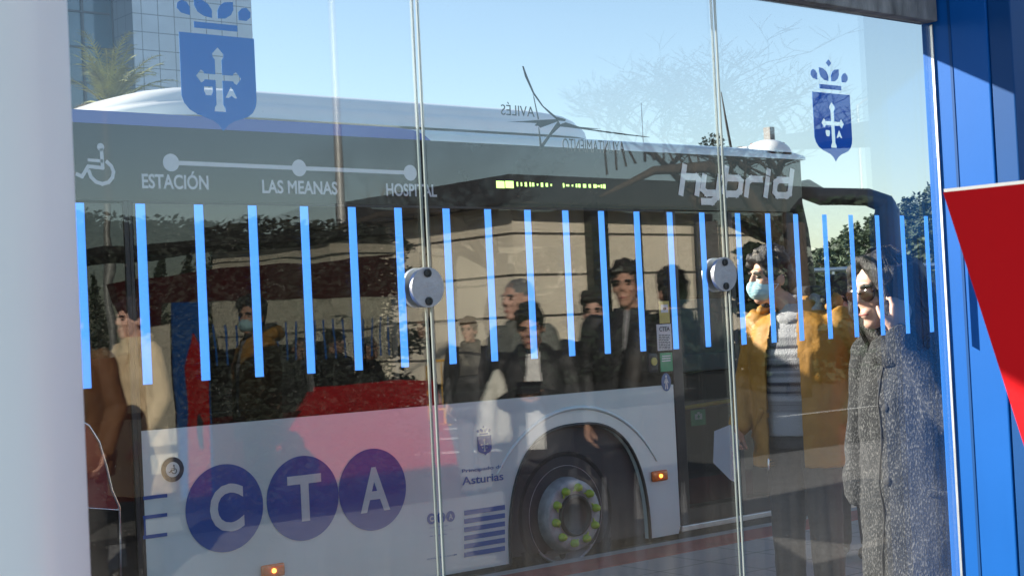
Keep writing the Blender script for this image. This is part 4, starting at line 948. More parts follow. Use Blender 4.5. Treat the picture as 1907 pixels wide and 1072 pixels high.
# collar and scarf-like shirt neck, hood behind the neck, zips, pocket flap
bm = bmesh.new(); limb(bm, [Vector((.105*math.sin(t), -.015+.095*math.cos(t), 1.475-.05*math.cos(t))) for t in [-2.7+5.4*i/20 for i in range(21)]], [.030]*21, 8)
sub('roll_collar', remeshed(bm, .007, 2, .004, 20), 'greyknit')
bm = bmesh.new(); limb(bm, [(-.17, .03, 1.475), (-.15, -.08, 1.50), (-.07, -.14, 1.50), (.07, -.14, 1.50), (.15, -.08, 1.50), (.17, .03, 1.475)], [.02, .05, .062, .062, .05, .02], 12); sphs = sub('hood', remeshed(bm, .008, 3, .008, 16), 'mustard')
bm = bmesh.new(); limb(bm, [(-.15, .02, 1.505), (-.13, -.07, 1.545), (-.06, -.12, 1.548), (.06, -.12, 1.548), (.13, -.07, 1.545), (.15, .02, 1.505)], [.022, .03, .034, .034, .03, .022], 10); sub('hood_lining', remeshed(bm, .008, 2, .004, 16), 'lining')
bm = bmesh.new(); box(bm, -.003, .003, 0, .004, 0, .02); limb(bm, [(.094, .172, .80), (.094, .176, .755)], [.006, .005], 8); sub('zip_pull', bm, 'chrome')
bm = bmesh.new(); limb(bm, [(.125, .155, 1.02), (.20, .10, .90)], [.014, .014], 8); sub('pocket_welt', bm, 'mustard')
hw = man.matrix_basis @ Vector((-.25, .17, .90))
bm = bmesh.new()
vs = [bm.verts.new(q) for q in ((-.006, 0, .13), (.0, .12, .09), (.006, .14, -.12), (-.004, .02, -.24), (.03, -.02, -.26), (.02, -.06, .02))]
bm.faces.new(vs[:4]); bm.faces.new((vs[0], vs[3], vs[4], vs[5])); bmesh.ops.solidify(bm, geom=bm.faces[:], thickness=.004)
fd_ = facing(1350, 60); pp = obj('paper_sheets', bm, M['paper']); pp.scale = (.6, .6, .66); pp.location = deep(1362, 826, 6.75); pp.rotation_euler = (0, 0, math.atan2(-fd_.x, fd_.y)-.5)
tag(pp, 'folded white paper sheets held low by the man in mustard', 'papers')

# the woman in the tweed coat, close behind the glass
pw = deep(1716, 640, 4.95); gz = ground_z(pw.y); ph = deep(1650, 449, 4.95); hh = ph.z-gz-.025
woman, hp, sub = person('dark haired woman in sunglasses and speckled tweed coat talking on a phone', (pw.x, pw.y, gz), facing(1690, 40), hh, 'coat', 'tweed', None, 'darktrouser', 'skin2', 'hair', 'long',
    head=(R(-10), R(8)), L=[(-.19, 0, 1.42), (-.225, .11, 1.18), (-.045, .165, 1.475)], Rr=[(.19, 0, 1.42), (.255, .0, 1.15), (.215, .09, .95)],
    handL=((.06, -.35, 1), (.9, -.35, .1), .8, 1), handR=False, voxel=.0075, hem=.36, wide=.97, fold=.0075, bow=.3, hshift=.085, glasses=True, seed=9)
bm = bmesh.new(); limb(bm, [Vector((.125*math.sin(t), .0+.115*math.cos(t), 1.465-.06*math.cos(t))) for t in [-2.2+4.4*i/20 for i in range(21)]], [.045]*21, 10); sub('high_collar', remeshed(bm, .008, 2, .008, 18), 'tweed')
from mathutils.bvhtree import BVHTree
def surface(root, part):
    o = [c for c in root.children if c.name.split('.')[0] == part][0]
    return BVHTree.FromPolygons([v.co for v in o.data.vertices], [tuple(p.vertices) for p in o.data.polygons])
def front(tree, x, z, off=.002):
    h = tree.ray_cast(Vector((x, .6, z)), Vector((0, -1, 0)))[0]; return Vector((x, (h.y if h else .15)+off, z))
tr = surface(woman, 'coat')
bm = bmesh.new(); limb(bm, [front(tr, .045+.008*math.sin(i*.9), 1.38-i*.04, .0) for i in range(25)], [.0045]*25, 6); sub('coat_opening', bm, 'lining')
for z_ in (1.25, 1.02):
    bm = bmesh.new(); q = front(tr, .012, z_, .003); sph(bm, q, (.014, .006, .014), 14, 8); sub('button', bm, 'lining')
bm = bmesh.new(); limb(bm, [(-.20, .10, .98), (-.13, .155, .99)], [.012, .012], 8); sub('pocket_flap', bm, 'tweed')
bm = bmesh.new(); q = hp(-.093, .03, -.035); box(bm, -.006, .006, -.036, .036, -.075, .075, .004); bmesh.ops.transform(bm, matrix=woman.matrix_basis @ Matrix.Translation(q) @ Matrix.Rotation(R(14), 4, 'Z') @ Matrix.Rotation(R(-25), 4, 'X'), verts=bm.verts)
fn = obj('mobile_phone', bm, M['phone']); tag(fn, 'black phone pressed to the ear of the woman in tweed', 'phone')

# dark curly head behind the man, by the bus front
p = deep(1567, 512, 8.7); gz = ground_z(p.y)
person('person with big dark curly hair standing behind the man in mustard', (p.x, p.y, gz), facing(1567, 20), p.z-gz-.05, 'jacket', 'darkjacket', None, 'darktrouser', 'skin', 'hair', 'afro', seed=12)

# people on our side of the shelter, seen mirrored in its glass
def mirrored(px, py, d, alpha, **k):
    q = behind_glass_mirror(px, py, d); gz = ground_z(q.y); f = facing(px, alpha)
    lab = k.pop('label'); drop = k.pop('drop', .015)
    return person(lab, (q.x, q.y, gz), (f.x, -f.y), q.z-gz-drop, **k)
up = 'darkjacket'
mirrored(873, 591, 15, 20, label='small man in black coat standing apart, mirrored left of the white bag', top='darkjacket', hair='hairbrown', seed=21)
mirrored(966, 516, 9.6, 48, label='older man with grey hair in grey green coat looking aside', top='greyjacket', inner='whiteshirt', hair='hairgrey', hairstyle='cropped', skin='skin2', voxel=.009, seed=22)
ph_, hp, sub = mirrored(988, 560, 8.9, 6, label='young man in dark jacket and white shirt looking down at a phone', top='darkjacket', inner='whiteshirt', hair='hair', hairstyle='short', open_w=.05, head=(0, R(16)), bow=.4,
    L=[(-.19, 0, 1.42), (-.24, .06, 1.15), (-.07, .27, 1.22)], Rr=[(.19, 0, 1.42), (.24, .06, 1.15), (.07, .27, 1.22)], handL=((.7, .5, .35), (.5, -.6, .3), .9), handR=((-.7, .5, .35), (-.5, -.6, .3), .9), voxel=.009, seed=23)
bm = bmesh.new(); box(bm, -.075, .075, -.005, .005, -.037, .037, .004); k_ = ph_.scale.x
bmesh.ops.transform(bm, matrix=ph_.matrix_basis @ Matrix.Translation((0, .335, 1.27)) @ Matrix.Rotation(R(30), 4, 'X'), verts=bm.verts)
tag(obj('mobile_phone', bm, M['phone']), 'phone held sideways in both hands by young man in dark jacket', 'phone')
bm = bmesh.new(); loft(bm, [(-.42, 0, 0, .13, .05, .8), (-.36, 0, 0, .15, .08, .8), (-.2, .01, 0, .13, .07, .9), (-.06, 0, 0, .06, .04, 1), (.0, 0, 0, .02, .02, 1)])
bg_ = obj('carrier_bag', remeshed(bm, .01, 2, .02, 12), M['bag'], None, True); bg_.location = behind_glass_mirror(921, 690, 8.8); tag(bg_, 'white plastic carrier bag hanging beside the young man with the phone', 'bag')
mirrored(1108, 543, 9.7, 12, label='smiling curly haired man in black coat with white collar and clasped hands', top='darkjacket', inner='whiteshirt', hair='hair', hairstyle='curly', open_w=.03, skin='skin2',
    L=[(-.19, 0, 1.42), (-.26, .02, 1.13), (-.05, .24, .98)], Rr=[(.19, 0, 1.42), (.26, .02, 1.13), (.05, .24, .98)], handL=((.6, .6, -.1), (.5, -.6, .3), .9), handR=((-.6, .6, -.1), (-.5, -.6, .3), .9), voxel=.009, seed=24)
mirrored(1166, 487, 9.2, 14, label='tall dark haired man in dark green coat standing at the back', top='darkjacket', inner='greyknit', hair='hair', hairstyle='short', open_w=.016, voxel=.009, seed=25)
mirrored(1252, 500, 8.8, 165, label='dark figure in black coat turned away beside the arched totem', top='darkjacket', hair='hair', hairstyle='short', seed=26)
tr_man, hp, sub = mirrored(248, 557, 10.4, 60, label='person in long beige trench coat at the left end of the reflections', coat='coat', top='beige', inner='whiteshirt', hair='hair', hairstyle='short', hem=.55, wide=.86, skin='skin2', seed=27)
bm = bmesh.new(); limb(bm, [Vector((.196*math.cos(t), .172*math.sin(t)+.003, 1.04)) for t in [2*math.pi*i/24 for i in range(25)]], [.022]*25, 8); sub('belt', bm, 'camel')
for s_ in (-1, 1):
    bm = bmesh.new(); limb(bm, [(s_*.035, .15, 1.12), (s_*.06, .155, 1.28), (s_*.10, .115, 1.42)], [.02, .03, .022], 8); sub('lapel', remeshed(bm, .01, 2), 'beige')
mirrored(128, 560, 9.3, 20, label='man in dark sunglasses and camel coat beside the white pillar', coat='coat', top='camel', hair='hair', hairstyle='short', hem=.9, wide=.9, glasses=True, seed=28)

# people waiting inside the farther shelter
for i, (x, y, hgt, hs_, hr, a) in enumerate(((6.95, 2.05, 1.62, 'short', 'hair', .1), (7.25, 1.75, 1.70, 'curly', 'hair', -.4), (8.2, 2.1, 1.58, 'cropped', 'hairgrey', .6), (6.62, 1.75, 1.66, 'afro', 'hair', .3), (7.55, 1.95, 1.60, 'cropped', 'hairbrown', -.5), (7.98, 1.85, 1.66, 'cap', 'hairgrey', .4), (8.85, 2.1, 1.75, 'short', 'hair', -.9))):
    lab = ('short dark haired figure in the middle of the shaded shelter queue', 'curly dark haired figure at the back of the shaded shelter queue', 'grey cropped haired short figure near the right of the shaded queue', 'bushy haired figure waiting in shadow behind the farther shelter glass', 'short brown haired figure sitting low behind the farther shelter stripes', 'figure in a pale peaked cap waiting inside the farther shelter', 'person in dark coat leaning at the right end of the farther shelter')[i]
    person(lab, (x, y, .05), (math.sin(a), math.cos(a)), hgt, top='darkjacket', hair=hr, hairstyle=hs_, seed=40+i)

# ------------------------------------------------------------------ buildings
# tower behind the bus: tiled block and curtain-glass wing
tw = thing('office_tower', 'tall office tower of pale square tiles with a blue glass wing behind the bus', 'building', (40, 80, 0))
TI = Matrix.Translation((40, 80, 0)).inverted()
def tp(name, bm, m):
    o = obj(name, bm, m, tw); o.matrix_parent_inverse = TI; return o
c0_ = deep(248, 60, 80); c1_ = on_y(470, 60, c0_.y); yb_ = c0_.x/((F_+R_*((211-953.5)/FPX)-U_*((60-536)/FPX)).x)*(F_+R_*((211-953.5)/FPX)-U_*((60-536)/FPX)).y
bm = bmesh.new(); box(bm, c0_.x+.004, c1_.x, c0_.y, c0_.y+14, 0, 40); tp('tiled_block', bm, M['tile'])
bm = bmesh.new(); box(bm, c0_.x, c0_.x+.003, c0_.y+.002, yb_, 0, 40); tp('tiled_return', bm, M['tile_dimmed'])
bm = bmesh.new(); box(bm, c0_.x-30, c0_.x-.001, yb_, yb_+10, 0, 40); tp('glass_wing', bm, M['tower_glass'])
bm = bmesh.new()
xm = on_y(155, 100, yb_).x; dxm = c0_.x-xm
for i in range(14): box(bm, c0_.x-dxm*i-.07, c0_.x-dxm*i+.07, yb_-.10, yb_-.001, 0, 40)
z1_, z2_ = on_y(130, 20, yb_).z, on_y(130, 86, yb_).z; h_ = z1_-z2_
for i in range(-12, 12):
    z = z1_+i*h_
    if 0 < z < 40: box(bm, c0_.x-30, c0_.x-.2, yb_-.08, yb_-.002, z-.05, z+.05)
tp('mullion', bm, M['mullion'])
# low flat roofed house with a chimney beyond the bus front
p = on_y(1440, 262, 60); hs_ = thing('low_house', 'distant low house with dark flat roof and a square chimney seen over the bus roof', 'house', (p.x, 62, 0))
HI = Matrix.Translation((p.x, 62, 0)).inverted()
def hpart(name, bm, m): o = obj(name, bm, m, hs_); o.matrix_parent_inverse = HI
zr = on_y(1420, 277, 60).z
bm = bmesh.new(); box(bm, p.x-3, p.x+.3, 60, 68, 0, zr-.3); hpart('wall', bm, M['cream'])
bm = bmesh.new(); box(bm, p.x-3.4, p.x+.5, 59.6, 68.4, zr-.299, zr); hpart('roof', bm, M['darkroof'])
a, b = on_y(1430, 272, 61), on_y(1444, 237, 61)
bm = bmesh.new(); box(bm, a.x-.45, b.x+.55, 60.8, 62, zr+.001, a.z+.25); hpart('chimney_base', bm, M['brick'])
bm = bmesh.new(); box(bm, a.x+.25, b.x-.1, 61, 61.5, a.z+.251, b.z); hpart('chimney', bm, M['rail'])
# cream building across the street behind the camera (mirrored in the shelter glass)
def vm(px, d): q = behind_glass_mirror(px, 500, d); return (q.x, q.y)
Q0, Q1, Q2 = vm(664, 47), vm(958, 41), vm(1452, 49)
HC = 4.92
bld = thing('cream_building', 'cream panelled low building with dark roof overhang across the street, seen mirrored in the glass', 'building', (Q1[0]+5, Q1[1]-5, 0))
CI = Matrix.Translation((Q1[0]+5, Q1[1]-5, 0)).inverted()
def cp(name, bm, m): o = obj(name, bm, m, bld); o.matrix_parent_inverse = CI; return o
def prism(bm, fp, z0, z1):
    a = [bm.verts.new((x, y, z0)) for x, y in fp]; b = [bm.verts.new((x, y, z1)) for x, y in fp]; n = len(fp)
    bm.faces.new(a[::-1]); bm.faces.new(b)
    for i in range(n): bm.faces.new((a[i], a[(i+1) % n], b[(i+1) % n], b[i]))
    bmesh.ops.recalc_face_normals(bm, faces=bm.faces[:])
bm = bmesh.new(); prism(bm, [Q0, Q1, Q2, (Q2[0]+1, Q2[1]-9), (Q0[0]+6, Q0[1]-2)], .13, HC); cp('wall', bm, M['cream'])
grow = lambda q, s=1.1: (q[0]+(q[0]-Q1[0]-6)*.0+(-.7 if q[0] < Q1[0]+3 else .9), q[1]+.9)
bm = bmesh.new(); prism(bm, [(Q0[0]-.8, Q0[1]+.2), (Q1[0]-.7, Q1[1]+.8), (Q2[0]+6, Q2[1]+.7), (Q2[0]+7, Q2[1]-10), (Q0[0]+5, Q0[1]-3)], HC+.001, HC+.72); cp('roof', bm, M['darkroof'])
def onwall(px):
    """point of the front wall seen mirrored at photo column px"""
    r = ray(px, 500); d = Vector((r.x, -r.y)); o_ = Vector((0, 2*YG)); a, b = Vector(Q1), Vector(Q2); e = b-a
    t = ((a-o_).x*e.y-(a-o_).y*e.x)/(d.x*e.y-d.y*e.x); return o_+d*t
e = (Vector(Q2)-Vector(Q1)).normalized(); nrm = Vector((-e.y, e.x)); nrm = nrm if nrm.y > 0 else -nrm
a, b = onwall(1091), onwall(1122)
bm = bmesh.new(); prism(bm, [tuple(a+nrm*.02), tuple(b+nrm*.02), tuple(b+nrm*.3), tuple(a+nrm*.3)], .13, HC-.02); cp('downpipe_pillar', bm, M['darkdoor'])
bm = bmesh.new(); prism(bm, [tuple(onwall(1184)+nrm*.02), tuple(onwall(1194)+nrm*.02), tuple(onwall(1194)+nrm*.1), tuple(onwall(1184)+nrm*.1)], .13, HC-.02); cp('drain_pipe', bm, M['darkdoor'])
# lamp posts, mirrored in the glass
def post(px, ybase, ytop, d, label):
    q = behind_glass_mirror(px, 500, d); zt_ = deep(px, ytop, d).z
    t = thing('lamp_post', label, 'lamp post', (q.x, q.y, 0), 0, 'lamp posts along the street')
    bm = bmesh.new(); limb(bm, [(0, 0, 0), (0, 0, 1), (0, 0, zt_)], [.10, .085, .06], 12); obj('post', bm, M['lamp'], t, True)
    bm = bmesh.new(); limb(bm, [(0, 0, zt_), (.25, .3, zt_+.25), (.9, 1.2, zt_+.3)], [.045, .04, .04], 8); obj('arm', bm, M['lamp'], t, True)
    bm = bmesh.new(); sph(bm, (1.1, 1.45, zt_+.29), (.32, .32, .06)); obj('lamp_head', bm, M['lamp'], t, True)
post(640, 0, -160, 26, 'tall pale lamp post rising left of the first pane joint'); post(1613, 0, 195, 60, 'thin far lamp post seen beside the small coat of arms')
# yellow crowd barriers, mirrored
for i, (px, d) in enumerate(((905, 27), (1150, 24))):
    q = behind_glass_mirror(px, 700, d); q2 = behind_glass_mirror(px+160, 700, d+.6)
    t = thing('crowd_barrier', ('yellow steel crowd barrier behind the people, nearer the pane joint', 'yellow steel crowd barrier behind the people, nearer the bus door')[i], 'barrier', (q.x, q.y, .0), math.atan2(q2.y-q.y, q2.x-q.x), 'yellow crowd barriers')
    bm = bmesh.new(); limb(bm, [(-1.1, 0, .12), (-1.1, 0, 1.02), (-1.0, 0, 1.12), (1.0, 0, 1.12), (1.1, 0, 1.02), (1.1, 0, .12)], [.022]*6, 8); limb(bm, [(-1.1, 0, .28), (1.1, 0, .28)], [.02]*2, 8); obj('frame', bm, M['barrier'], t, True)
    bm = bmesh.new()
    for j in range(1, 16): limb(bm, [(-1.1+j*.1375, 0, .28), (-1.1+j*.1375, 0, 1.12)], [.010]*2, 6)
    obj('bars', bm, M['barrier'], t, True)
    for s_ in (-.8, .8):
        bm = bmesh.new(); box(bm, s_-.02, s_+.02, -.28, .28, 0, .03); box(bm, s_-.02, s_+.02, -.02, .02, .031, .27); obj('foot', bm, M['barrier'], t)
# dark totem with an arched top, on the pavement behind the camera
q = behind_glass_mirror(1312, 400, 8.2); q0 = behind_glass_mirror(1257, 396, 8.2); wd_ = (Vector((q0.x-q.x, q0.y-q.y))).length
t = thing('information_totem', 'dark arch topped information totem on the pavement, mirrored beside the bus door', 'totem', (q.x, q.y, .05), math.atan2(q.x, -(q.y-2*YG))*-1+math.pi)
zt_ = deep(1312, 398, 8.2).z-.05
bm = bmesh.new(); plate(bm, [(-wd_, .06), (wd_, .06), (wd_, zt_-.30), (wd_*.93, zt_-.15), (wd_*.7, zt_-.05), (wd_*.35, zt_-.005), (0, zt_), (-wd_*.35, zt_-.005), (-wd_*.7, zt_-.05), (-wd_*.93, zt_-.15), (-wd_, zt_-.30)], -.06, .06); obj('board', bm, M['blackmatt'], t)
bm = bmesh.new(); box(bm, -wd_-.05, wd_+.05, -.12, .12, 0, .058); obj('plinth', bm, M['blackmatt'], t)

# ------------------------------------------------------------------ vegetation
def twig_tree(bm_t, bm_b, base, h, seed, lean=(0, 0), r0=.2, depth=6, spread=.6):
    rnd = random.Random(seed)
    def grow_(p, d, L, r, n, tgt):
        m = p+d*L*.5+Vector((rnd.uniform(-1, 1), rnd.uniform(-1, 1), rnd.uniform(-.3, .5)))*L*.10
        e = p+d*L+Vector((rnd.uniform(-1, 1), rnd.uniform(-1, 1), rnd.uniform(-.5, .5)))*L*.08
        limb(tgt, [p, m, e], [r, r*.85, r*.7], 6 if r > .03 else 4, False)
        if n == 0: return
        k = rnd.choice((2, 3, 3)) if n > 1 else 3
        for i in range(k):
            a = rnd.uniform(0, 6.28); q = Vector((math.cos(a), math.sin(a), rnd.uniform(-.15, .75)))
            d2 = (d*(1-spread)+q*spread).normalized()
            st_ = m.lerp(e, rnd.uniform(.2, 1)); grow_(st_, d2, L*rnd.uniform(.62, .86), max(r*rnd.uniform(.45, .68), .008), n-1, bm_b)
    grow_(Vector(base), Vector((lean[0], lean[1], 1)).normalized(), h*.33, r0, depth, bm_t)
q = behind_glass_mirror(1478, 560, 30)
t = thing('bare_tree', 'big leafless tree with spreading branches over the roof, mirrored in the glass', 'tree', (q.x, q.y, 0))
b1, b2 = bmesh.new(), bmesh.new(); twig_tree(b1, b2, (0, 0, 0), 10, 5, (-.06, 0), .26, 7, .62)
limb(b1, [(0, 0, 2.6), (-1.0, -.2, 4.0), (-1.9, -.3, 4.5), (-3.3, -.4, 4.4), (-4.6, -.5, 3.9)], [.16, .14, .12, .08, .03], 8, False)
rnd = random.Random(8)
for i in range(16):
    f = i/15; b_ = Vector((-1.0-3.4*f, -.2-.3*f, 4.0+.6*math.sin(f*2.6)))
    twig_tree(b2, b2, b_, 2.4, 60+i, (rnd.uniform(-.8, .5), rnd.uniform(-.5, .5)), .03, 4, .6)
obj('trunk', b1, M['bark'], t, True); obj('crown', b2, M['twig'], t)

def leaf_cloud(bm, c, rad, n, size, rnd, flat=.5):
    for i in range(n):
        while True:
            v = Vector((rnd.uniform(-1, 1), rnd.uniform(-1, 1), rnd.uniform(-1, 1)))
            if .15 < v.length < 1: break
        p = Vector(c)+Vector((v.x*rad[0], v.y*rad[1], v.z*rad[2])); a = Vector((rnd.uniform(-1, 1), rnd.uniform(-1, 1), rnd.uniform(-flat, flat))).normalized(); b = a.cross(Vector((rnd.uniform(-1, 1), rnd.uniform(-1, 1), rnd.uniform(-1, 1)))).normalized(); s = size*rnd.uniform(.5, 1.3)
        bm.faces.new([bm.verts.new(p+a*s), bm.verts.new(p+b*s*.45), bm.verts.new(p-a*s), bm.verts.new(p-b*s*.45)])
def conifer(pos, h, label, seed, grp):
    rnd = random.Random(seed); t = thing('conifer', label, 'tree', pos, 0, grp)
    bm = bmesh.new(); limb(bm, [(0, 0, 0), (0, 0, h*.95)], [h*.02, .02], 8, False); obj('trunk', bm, M['bark'], t, True)
    bm = bmesh.new()
    for i in range(34):
        f = i/33; z = h*(.1+.88*f); r = h*.22*(1-f)**.8+.1
        for j in range(7):
            a = rnd.uniform(0, 6.28); L = r*rnd.uniform(.5, 1.1); leaf_cloud(bm, (math.cos(a)*L*.6, math.sin(a)*L*.6, z-L*.15+rnd.uniform(-.03, .03)*h), (L*.5, L*.5, h*.05), 12, h*.018, rnd)
    obj('crown', bm, M['conifer'], t)
# conifers far behind the camera: seen mirrored in the bus windows
def bus_mirror(px, py, d): p = deep(px, py, d); p.y = 2*YB-p.y; return p
for i, (px, py, d) in enumerate(((293, 480, 55), (405, 428, 60), (440, 440, 62), (180, 500, 60), (350, 470, 66))):
    q = bus_mirror(px, py, d); conifer((q.x, q.y, 0), q.z, ('short dark conifer left in the bus window reflections', 'tallest pointed conifer mirrored in the bus windows', 'pointed conifer right beside the tallest one', 'dark conifer at the far left of the reflections', 'dim conifer between the short one and the tallest')[i], 70+i, 'conifers mirrored in the bus windows')
rnd = random.Random(19)
for i, (px, py, d, hw_) in enumerate(((525, 400, 60, 3.2), (590, 425, 64, 3), (700, 440, 70, 3.2))):
    q = bus_mirror(px, py, d); t = thing('leafless_bush', ('round twiggy tree, leftmost of three in the bus window reflections', 'round twiggy tree, middle of three in the bus window reflections', 'round twiggy tree, rightmost of three in the bus window reflections')[i], 'tree', (q.x, q.y, 0), 0, 'twiggy trees mirrored in the bus windows')
    b1, b2 = bmesh.new(), bmesh.new(); twig_tree(b1, b2, (0, 0, 0), q.z*1.05, 90+i, (0, 0), .16, 6, .5); leaf_cloud(b2, (0, 0, q.z*.62), (hw_, hw_, q.z*.36), 500, .22, rnd); obj('trunk', b1, M['bark'], t, True); obj('crown', b2, M['drybush'], t)
for i, (px, py, d, rw) in enumerate(((20, 400, 15.5, 1.3), (120, 392, 14.5, 1.2), (210, 405, 15.5, 1.2), (300, 396, 15, 1.25), (390, 410, 16, 1.3), (470, 398, 15, 1.25), (560, 412, 16, 1.3), (640, 408, 16.5, 1.1))):  # row added behind the camera so the left pane reflects something dark
    q = behind_glass_mirror(px, py, d); rnd = random.Random(160+i)
    t = thing('evergreen_tree', 'dark evergreen added behind the camera to darken the reflections in the left pane', 'tree', (q.x, q.y, 0), 0, 'added evergreen row darkening the left pane')
    b1 = bmesh.new(); limb(b1, [(0, 0, 0), (.1, 0, q.z*.4), (0, 0, q.z*.8)], [.2, .16, .05], 8, False); obj('trunk', b1, M['bark'], t, True)
    b2 = bmesh.new(); hedge = M['darkleaf']
    for k_ in range(38):
        a, f = rnd.uniform(0, 6.28), k_/37; rr_ = rw*(1.0-.55*f)*rnd.uniform(.1, .62); leaf_cloud(b2, (math.cos(a)*rr_, math.sin(a)*rr_, q.z*(.05+.88*f)), (rw*.5, rw*.5, q.z*.07), 480, .045, rnd)
    obj('crown', b2, hedge, t)
for i, (px, py, d, rw) in enumerate(((1520, 395, 36, 2.2), (1585, 350, 40, 2.6), (1650, 385, 37, 2.3), (1715, 340, 41, 2.8), (1800, 360, 39, 2.6), (1880, 340, 42, 3))):
    q = behind_glass_mirror(px, py, d); rnd = random.Random(120+i)
    t = thing('evergreen_tree', ('dense dark evergreen mirrored just right of the bare trunk', 'tall dense evergreen mirrored under the small coat of arms', 'lower dense evergreen mirrored behind the woman', 'tall dense evergreen mirrored by the blue fin', 'dense evergreen out past the blue fin', 'farthest right of the dense evergreens')[i], 'tree', (q.x, q.y, 0), 0, 'dark evergreens behind the pavement')
    b1 = bmesh.new(); limb(b1, [(0, 0, 0), (.1, 0, q.z*.4), (0, 0, q.z*.8)], [.2, .16, .05], 8, False); obj('trunk', b1, M['bark'], t, True)
    b2 = bmesh.new()
    for k_ in range(26):
        a, f = rnd.uniform(0, 6.28), rnd.random(); rr_ = rw*(.35+.65*math.sin(math.pi*min(1, .18+.8*f)))*rnd.uniform(.4, .85); leaf_cloud(b2, (math.cos(a)*rr_, math.sin(a)*rr_, q.z*(.06+.84*f)), (rw*.42, rw*.42, q.z*.09), 150, .20, rnd)
    obj('crown', b2, M['conifer'], t)
# palm behind the bus
pb = deep(205, 205, 34); palm = thing('palm_tree', 'palm tree with dry and green fronds showing over the bus roof', 'palm', (pb.x, pb.y, 0))
rnd = random.Random(31)
bm = bmesh.new(); limb(bm, [(0, 0, 0), (.05, 0, pb.z*.5), (0, 0, pb.z-.1)], [.28, .24, .26], 14, False); obj('trunk', bm, M['bark'], palm, True)
def frond(bm, a, el, L, droop, w_=.32):
    d = Vector((math.cos(a), math.sin(a), 0)); p = Vector((0, 0, pb.z)); prev = p; n = 16; pts = []
    for i in range(n+1):
        f = i/n; e_ = el-droop*f*f; p = prev+(d*math.cos(e_)+Vector((0, 0, math.sin(e_))))*L/n; pts.append(p); prev = p
    s = d.cross(Vector((0, 0, 1)))
    limb(bm, pts, [.018*(1-i/(n+1))+.004 for i in range(n+1)], 4, False)
    for i in range(2, n):
        tng = (pts[i+1]-pts[i-1]).normalized(); f = i/n
        for sd_ in (-1, 1):
            for jj in (0, .5):
                q = pts[i].lerp(pts[i+1], jj); tip = q+(s*sd_*.8+tng*.9+Vector((0, 0, rnd.uniform(-.45, .1)))).normalized()*w_*(1.25-f*.7)*rnd.uniform(.8, 1.2)
                wv = tng*.016; bm.faces.new([bm.verts.new(q-wv), bm.verts.new(q+wv), bm.verts.new(tip)])
bm = bmesh.new()
for i in range(32): frond(bm, rnd.uniform(0, 6.28), rnd.uniform(.35, 1.5), rnd.uniform(1.3, 1.9), rnd.uniform(.5, 1.5))
obj('fronds', bm, M['palmleaf'], palm)
bm = bmesh.new()
for i in range(20): frond(bm, rnd.uniform(0, 6.28), rnd.uniform(-.3, .5), rnd.uniform(.9, 1.3), rnd.uniform(1.3, 2.4))
obj('dry_fronds', bm, M['deadfrond'], palm)
t_ = on_y(1327, 248, 55); rnd = random.Random(77); t = thing('small_tree', 'small leafy tree top just visible over the bus roof at the second pane joint', 'tree', (t_.x, 55, 0))
b1 = bmesh.new(); limb(b1, [(0, 0, 0), (0, 0, t_.z-.3)], [.14, .05], 8, False); obj('trunk', b1, M['bark'], t, True)
b2 = bmesh.new(); leaf_cloud(b2, (0, 0, t_.z-1.0), (.8, .8, 1.1), 500, .12, rnd); obj('crown', b2, M['pine'], t)
q = on_y(1198, 268, 40); q2 = on_y(1193, 192, 40); t = thing('thin_mast', 'hair thin mast rising over the bus roof right of the star emblem', 'mast', (q.x, 40, 0))
b1 = bmesh.new(); limb(b1, [(0, 0, 0), (0, 0, q2.z)], [.02, .012], 6, False); obj('pole', b1, M['lamp'], t, True)
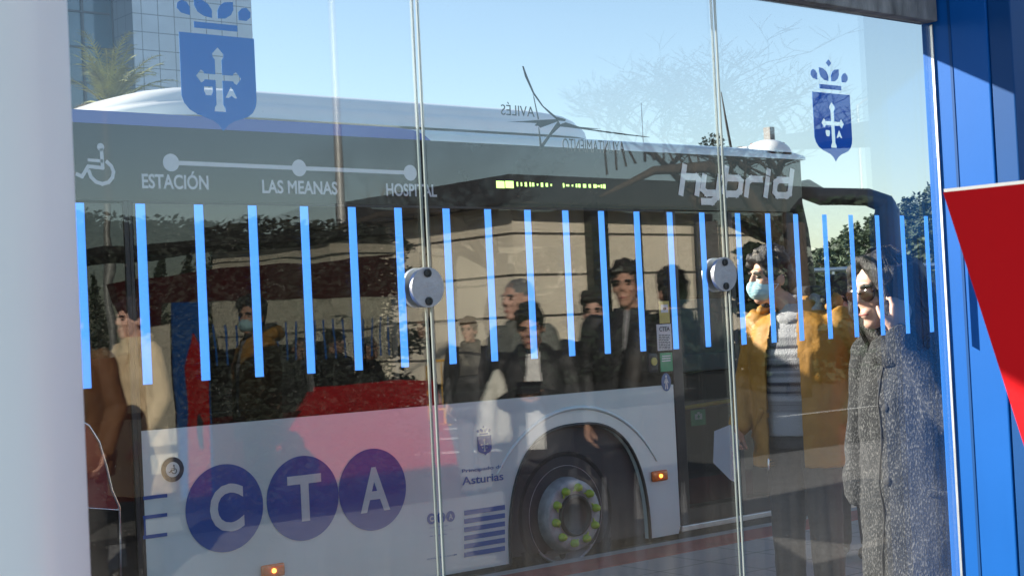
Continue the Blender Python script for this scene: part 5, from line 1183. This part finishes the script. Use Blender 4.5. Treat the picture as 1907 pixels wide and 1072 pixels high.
# hill with pines beyond the bus
def sil(px):                                                            # tree line of the ridge as seen over the mirror arm
    k = ((1350, 575), (1450, 560), (1520, 485), (1545, 462), (1600, 425), (1650, 398), (1700, 376), (1750, 352), (1900, 300), (2100, 260))
    for (a, ya), (b, yb) in zip(k, k[1:]):
        if a <= px <= b: return ya+(yb-ya)*(px-a)/(b-a)
    return 575
def hill_p(px, d): f = (d-230)/220; return deep(px, 592-.0486*(px-1500)+(sil(px)+46-592+.0486*(px-1500))*f**.8 if f > 0 else 592-.0486*(px-1500), d)
bm = bmesh.new(); N = 36; g = []
for i in range(N+1):
    g.append([bm.verts.new(hill_p(1350+750*i/N, 230+220*j/12)+Vector((0, 0, -.6))) for j in range(13)])
for i in range(N):
    for j in range(12): bm.faces.new((g[i][j], g[i+1][j], g[i+1][j+1], g[i][j+1]))
bmesh.ops.recalc_face_normals(bm, faces=bm.faces[:])
struct('hill', bm, M['hillgrass'], True)
bm = bmesh.new(); rnd = random.Random(44)
for i in range(620):
    px = rnd.uniform(1500, 1960); d = 230+220*rnd.random()**.7; p = hill_p(px, d); hgt = rnd.uniform(6.5, 11)
    if sil(px) > 545: continue
    for k_ in range(9):
        f = (k_+.5)/9; r = hgt*.23*(1.02-f)**.6; leaf_cloud(bm, (p.x+rnd.uniform(-.7, .7), p.y+rnd.uniform(-.7, .7), p.z-.6+hgt*(.1+.9*f)), (r, r, hgt*.10), 13, .75, rnd)
fo = obj('pine_wood', bm, M['pine']); fo['kind'] = 'stuff'; tag(fo, 'dense pine wood covering the hill beyond the bus front', 'wood')
bm = bmesh.new()
for i in range(60):
    px = rnd.uniform(1545, 1760); d = rnd.uniform(75, 100); p = deep(px, 560, d); hgt = rnd.uniform(2.5, 4.6)
    for k_ in range(26):
        a = Vector((p.x+rnd.uniform(-1, 1), p.y+rnd.uniform(-1, 1), 0)); limb(bm, [a, a+Vector((rnd.uniform(-.5, .5), rnd.uniform(-.5, .5), hgt*rnd.uniform(.6, 1)))], [.03, .008], 3, False)
    leaf_cloud(bm, (p.x, p.y, hgt*.5), (1.3, 1.3, hgt*.45), 60, .25, rnd)
fo = obj('scrub', bm, M['drybush']); fo['kind'] = 'stuff'; tag(fo, 'tawny leafless scrub in front of the pine hill', 'scrub')
# pale guard rail in front of the scrub
a, b = deep(1480, 505, 60), deep(1765, 492, 60)
t = thing('guard_rail', 'pale roadside rail between the bus mirror and the scrub', 'rail', (a.x, a.y, 0)); GI = Matrix.Translation((a.x, a.y, 0)).inverted()
bm = bmesh.new(); limb(bm, [a, b], [.09, .09], 8); o = obj('rail', bm, M['alu'], t, True); o.matrix_parent_inverse = GI
for i in range(5):
    q = a.lerp(b, i/4); bm = bmesh.new(); limb(bm, [(q.x, q.y, 0), (q.x, q.y, q.z)], [.05, .05], 8, False); o = obj('post', bm, M['alu'], t); o.matrix_parent_inverse = GI
